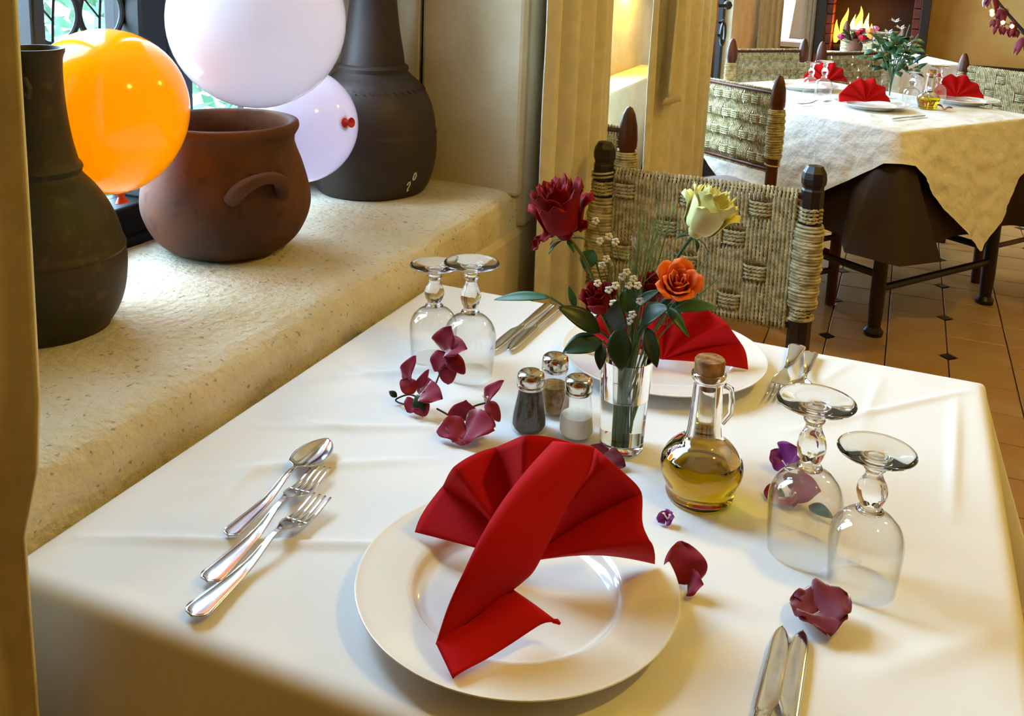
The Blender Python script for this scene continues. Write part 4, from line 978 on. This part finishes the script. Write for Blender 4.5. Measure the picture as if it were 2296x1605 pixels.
# flowers on the second table
t=thing('glass_vase','small glass vase of green sprigs and white flowers on the second table','vase',(.640,3.66,Z2))
MB().lathe([(.030,0),(.034,.002),(.036,.05),(.040,.11)],28,cap1=False).build('tumbler','glass_vase',t,angle=.9)
r_=random.Random(8); g=MB()
for k in range(14):
    a=r_.random()*6.28; R=r_.uniform(.04,.12); H=r_.uniform(.18,.30); g.tube(catmull([(0,0,.01),(.01*math.cos(a),.01*math.sin(a),.10),(R*math.cos(a),R*math.sin(a),H)],5),.002,5)
g.build('stem','stem_green',t)
for k in range(84):
    a=r_.random()*6.28; R=r_.uniform(.01,.085); z=r_.uniform(.09,.25); p=Vector((R*math.cos(a),R*math.sin(a),z)); d=Vector((math.cos(a)*r_.uniform(.02,.07),math.sin(a)*r_.uniform(.02,.07),r_.uniform(-.03,.05)))
    leaf_at(p,p+d,.036,'leaf_mid' if k%3 else 'leaf_dark',t,up=(0,-.4,1),nu=3,nv=6)
for k,(x,y,z) in enumerate(((-.01,-.02,.31),(.012,-.03,.285),(-.03,-.02,.265),(.045,-.02,.22))):
    f=MB()
    for q in range(6):
        a=q*PI/3; f.add([(x,y,z),(x+.018*math.cos(a-.4),y+.012*math.sin(a-.4)-.004,z+.010*math.sin(a*2)+.008),(x+.026*math.cos(a),y+.02*math.sin(a),z+.004),(x+.018*math.cos(a+.4),y+.012*math.sin(a+.4)-.004,z+.008)],[(0,1,2,3)])
    f.build('flower','breath',t)
c=thing('bougainvillea_blossom','crimson blossom lying by the cloth edge on the second table','flower',(.84,3.44,Z2))
for a,b,wd in (((0,0,.004),(-.03,-.01,.02),.03),((0,0,.004),(.03,-.01,.012),.03),((0,0,.004),(.0,-.035,.006),.03)): leaf_at(a,b,wd,'bract_deep',c,name='bract',up=(0,-.3,1),zmin=.001)
c=thing('bougainvillea_blossom','small violet blossom lying near the pale rope chair on the second table','flower',(.985,3.62,Z2))
for a,b,wd in (((0,0,.004),(-.02,-.01,.016),.022),((0,0,.004),(.02,-.008,.016),.022)): leaf_at(a,b,wd,'bract_purple',c,name='bract',up=(0,-.3,1),zmin=.001)
# ------------------------------------------------------------------ fireplace on the far wall
fp=thing('fireplace','brown fireplace with burning logs at the far end of the room','fireplace',(.42,Y1,0))
MB().box(-.40,.40,-.30,-.005,0,.58).build('hearth_base','brick_red',fp,smooth=False,bevel=.006)
MB().box(-.40,-.335,-.30,-.005,.58,1.04).build('jamb','wood_dark',fp,smooth=False,bevel=.004)
MB().box(.335,.40,-.30,-.005,.58,1.04).build('jamb','wood_dark',fp,smooth=False,bevel=.004)
MB().box(-.42,.42,-.32,-.005,1.04,1.16).build('lintel','brick_red',fp,smooth=False,bevel=.006)
MB().box(-.36,.36,-.28,-.005,1.16,2.69).build('chimney_breast','plaster_far',fp,smooth=False)
MB().box(-.335,.335,-.03,-.006,.58,1.04).build('fireback','soot',fp,smooth=False)
b_=0
for side in (-1,1):
    for k in range(6):
        z=.58+.0765*k; MB().box(side*.335-(.05 if side>0 else 0),side*.335+(.05 if side<0 else 0),-.285+.004*(k%2),-.03,z+.003,z+.0735).build('brick','brick_red',fp,smooth=False,bevel=.003)
for k,(x,y,z,a) in enumerate(((-.12,-.17,.616,.1),(.06,-.10,.616,-.1),(-.03,-.14,.680,.35))):
    MB().tube([(x-.15*math.cos(a),y-.15*math.sin(a),z),(x+.15*math.cos(a),y+.15*math.sin(a),z)],.035,10).build('log','soot',fp)
r_=random.Random(3)
def flame(x,y,z,h,w_,mt):
    pr_=sp([(w_*.4,0),(w_,h*.25),(w_*.7,h*.55),(w_*.28,h*.82),(0,h)],4); b=MB().lathe(pr_,12); sw=r_.uniform(-.6,.9)
    b.v=[(x+v[0]+sw*w_*(v[2]/h)**1.5+w_*.25*math.sin(v[2]*30),y+v[1]*.6,z+v[2]) for v in b.v]; return b.build('flame',mt,fp)
for x,h,w_,mt in ((-.20,.34,.035,'flame'),(-.14,.28,.03,'flame_hot'),(-.08,.36,.045,'flame'),(-.10,.24,.05,'flame_hot'),(-.03,.30,.03,'flame_hot'),(-.26,.22,.025,'flame'),(.0,.20,.03,'flame')):
    flame(x,-.16+r_.uniform(-.03,.03),.66,h*.82,w_,mt)
d=bpy.data.lights.new('fire_light','POINT'); d.energy=10; d.color=(1,.36,.06); d.shadow_soft_size=.06
o=bpy.data.objects.new('fire_light',d); COL.objects.link(o); o.parent=fp; o.location=(-.08,-.24,.84)
# far window and curtains on the far wall
fwn=structure(bpy.data.objects.new('window_2',None)); COL.objects.link(fwn); fwn['label']='small window with white sill between the far curtains'
MB().box(-.33,-.05,Y1-.03,Y1-.02,.64,1.8).build('pane','window_far_glow',fwn,smooth=False)  # daylight put into the pane as its own glow; no opening behind it
MB().box(-.36,-.02,Y1-.09,Y1-.005,.595,.635).build('sill','sheer',fwn,smooth=False,bevel=.004)
MB().box(-.36,-.33,Y1-.05,Y1-.005,.635,1.8).build('stile','sheer',fwn,smooth=False); MB().box(-.05,-.02,Y1-.05,Y1-.005,.635,1.8).build('stile','sheer',fwn,smooth=False)
curtain('far_curtain','grey beige curtain hanging left of the far window',[(-.44,Y1-.16),(-.36,Y1-.12),(-.26,Y1-.11)],.02,2.2,.018,4,seed=21,nu=120)
curtain('far_curtain','narrow beige curtain hanging between the far window and the fireplace',[(-.085,Y1-.12),(-.04,Y1-.11),(-.012,Y1-.10)],.02,2.2,.012,2.5,seed=25,nu=70)
def sheer(u,v):
    z=.66+1.0*v; return (-.20+.14*u+(1-u)*.09*v-.0, Y1-.075+.008*math.sin(u*9), z)
tag(MB().grid(sheer,20,20).build('sheer_drape','sheer',angle=None,solid=.003),'white sheer drape gathered aside in the far window','curtain')
# third table in front of the fireplace
t=thing('dining_table','small wooden table under a cream cloth in front of the fireplace','table',(.60,5.62,0),.5)
MB().box(-.30,.30,-.30,.30,.70,.735).build('tabletop','wood_dark',t,smooth=False,bevel=.005)
for sx in (-1,1):
    for sy in (-1,1): MB().lathe([(.028,0),(.022,.03),(.026,.3),(.028,.70)],12,(sx*.26,sy*.26,0)).build('leg','wood_dark',t)
o=draped(.31,.31,lambda e:.25,.7405,.012,12,flare=.1,seed=9).build('cream_cloth','cloth_far',angle=None); o.location=(.60,5.62,0); o.rotation_euler=(0,0,.5); tag(o,'cream cloth on the small table in front of the fireplace','tablecloth')
t=thing('flower_bunch','bunch of red pink and yellow flowers on the table before the fireplace','flower',(.40,5.55,.7425))
MB().lathe([(.03,0),(.04,.02),(.045,.06),(.03,.09),(.034,.10)],20).build('pot','clay',t)
for k in range(26):
    a=r_.random()*6.28; R=r_.uniform(.02,.12); z=r_.uniform(.09,.16); x,y=R*math.cos(a),R*math.sin(a)
    if k<13: leaf_at((x*.4,y*.4,.09),(x*1.2,y*1.2,z),.035,'leaf_dark',t,nu=3,nv=6)
    else:
        f=MB().lathe([(0,-.02),(.018,-.008),(.024,.006),(.014,.018),(0,.014)],9,(x,y,z),fn=lambda q,zz:1+.18*math.cos(4*q)); f.build('bloom',('rose_red','pink_flower','rose_orange','bract')[k%4],t)
        MB().tube([(0,0,.09),(x*.5,y*.5,z*.7),(x,y,z-.015)],.002,5).build('stem','stem_green',t)
# floor vase with flowering branches beside the far table
t=thing('floor_vase','tall clay floor vase holding long flowering branches beside the second table','vase',(1.62,4.6,0))
MB().lathe([(0,.0)]+sp([(.09,0),(.13,.10),(.15,.25),(.11,.42),(.06,.50),(.075,.56)])+[(.068,.56),(.05,.5),(.0,.48)],36).build('body','clay',t,angle=.8)
def branch(p):
    pts=catmull(p,8); b=MB().tube(pts,[.014-.010*i/(len(pts)-1) for i in range(len(pts))],7); o=b.build('branch','twig',t); return pts
r_=random.Random(11)
for p in ([(0,0,.50),(-.22,0,.78),(-.42,0,.98),(-.57,0,1.14),(-.70,0,1.32)],[(0,0,.50),(-.18,.05,.80),(-.36,.03,1.05),(-.48,.0,1.22),(-.55,0,1.40)],[(0,0,.5),(.1,.1,.9),(.16,.16,1.3)]):
    pts=branch(p)
    for q in pts[10::3]:
        for k in range(3):
            d=Vector((r_.uniform(-.05,.03),r_.uniform(-.05,.03),r_.uniform(-.10,-.02))); leaf_at(q,q+d,.03,'bract_deep',t,name='bract',nu=3,nv=5,bend=.2)
for x,z in ((-.575,1.06),(-.57,1.03),(-.55,1.00),(-.50,.99)):
    for k in range(4):
        q=Vector((x+r_.uniform(-.02,.04),r_.uniform(-.03,.03),z+.02)); leaf_at(q,q+Vector((r_.uniform(-.02,.02),-.01,-.045)),.022,'bract_deep',t,name='bract',nu=3,nv=5,bend=.2)
for x,z in ((-.583,1.085),(-.58,1.07),(-.53,1.035),(-.49,1.02)): MB().lathe([(0,-.012),(.009,-.005),(.010,.004),(0,.011)],10,(x,-.03,z)).build('fairy_light','lantern_gold',t)
MB().tube([(-.62,-.03,1.20),(-.583,-.03,1.085),(-.58,-.03,1.07),(-.53,-.03,1.035),(-.49,-.03,1.02),(-.40,-.03,.96),(-.2,-.02,.75),(0,0,.55)],.0015,4).build('light_wire','twig',t)

lay(knife_mesh(.2),'table_knife','steel knife lying in front of the nearest plate on the second table',(.66,3.06),(.745,3.185),'knife',z=Z2+.002)
lay(fork_mesh(.19),'table_fork','steel fork lying on the second table near the pointed rope chair post',(.33,3.20),(.425,3.345),'fork',z=Z2+.002)
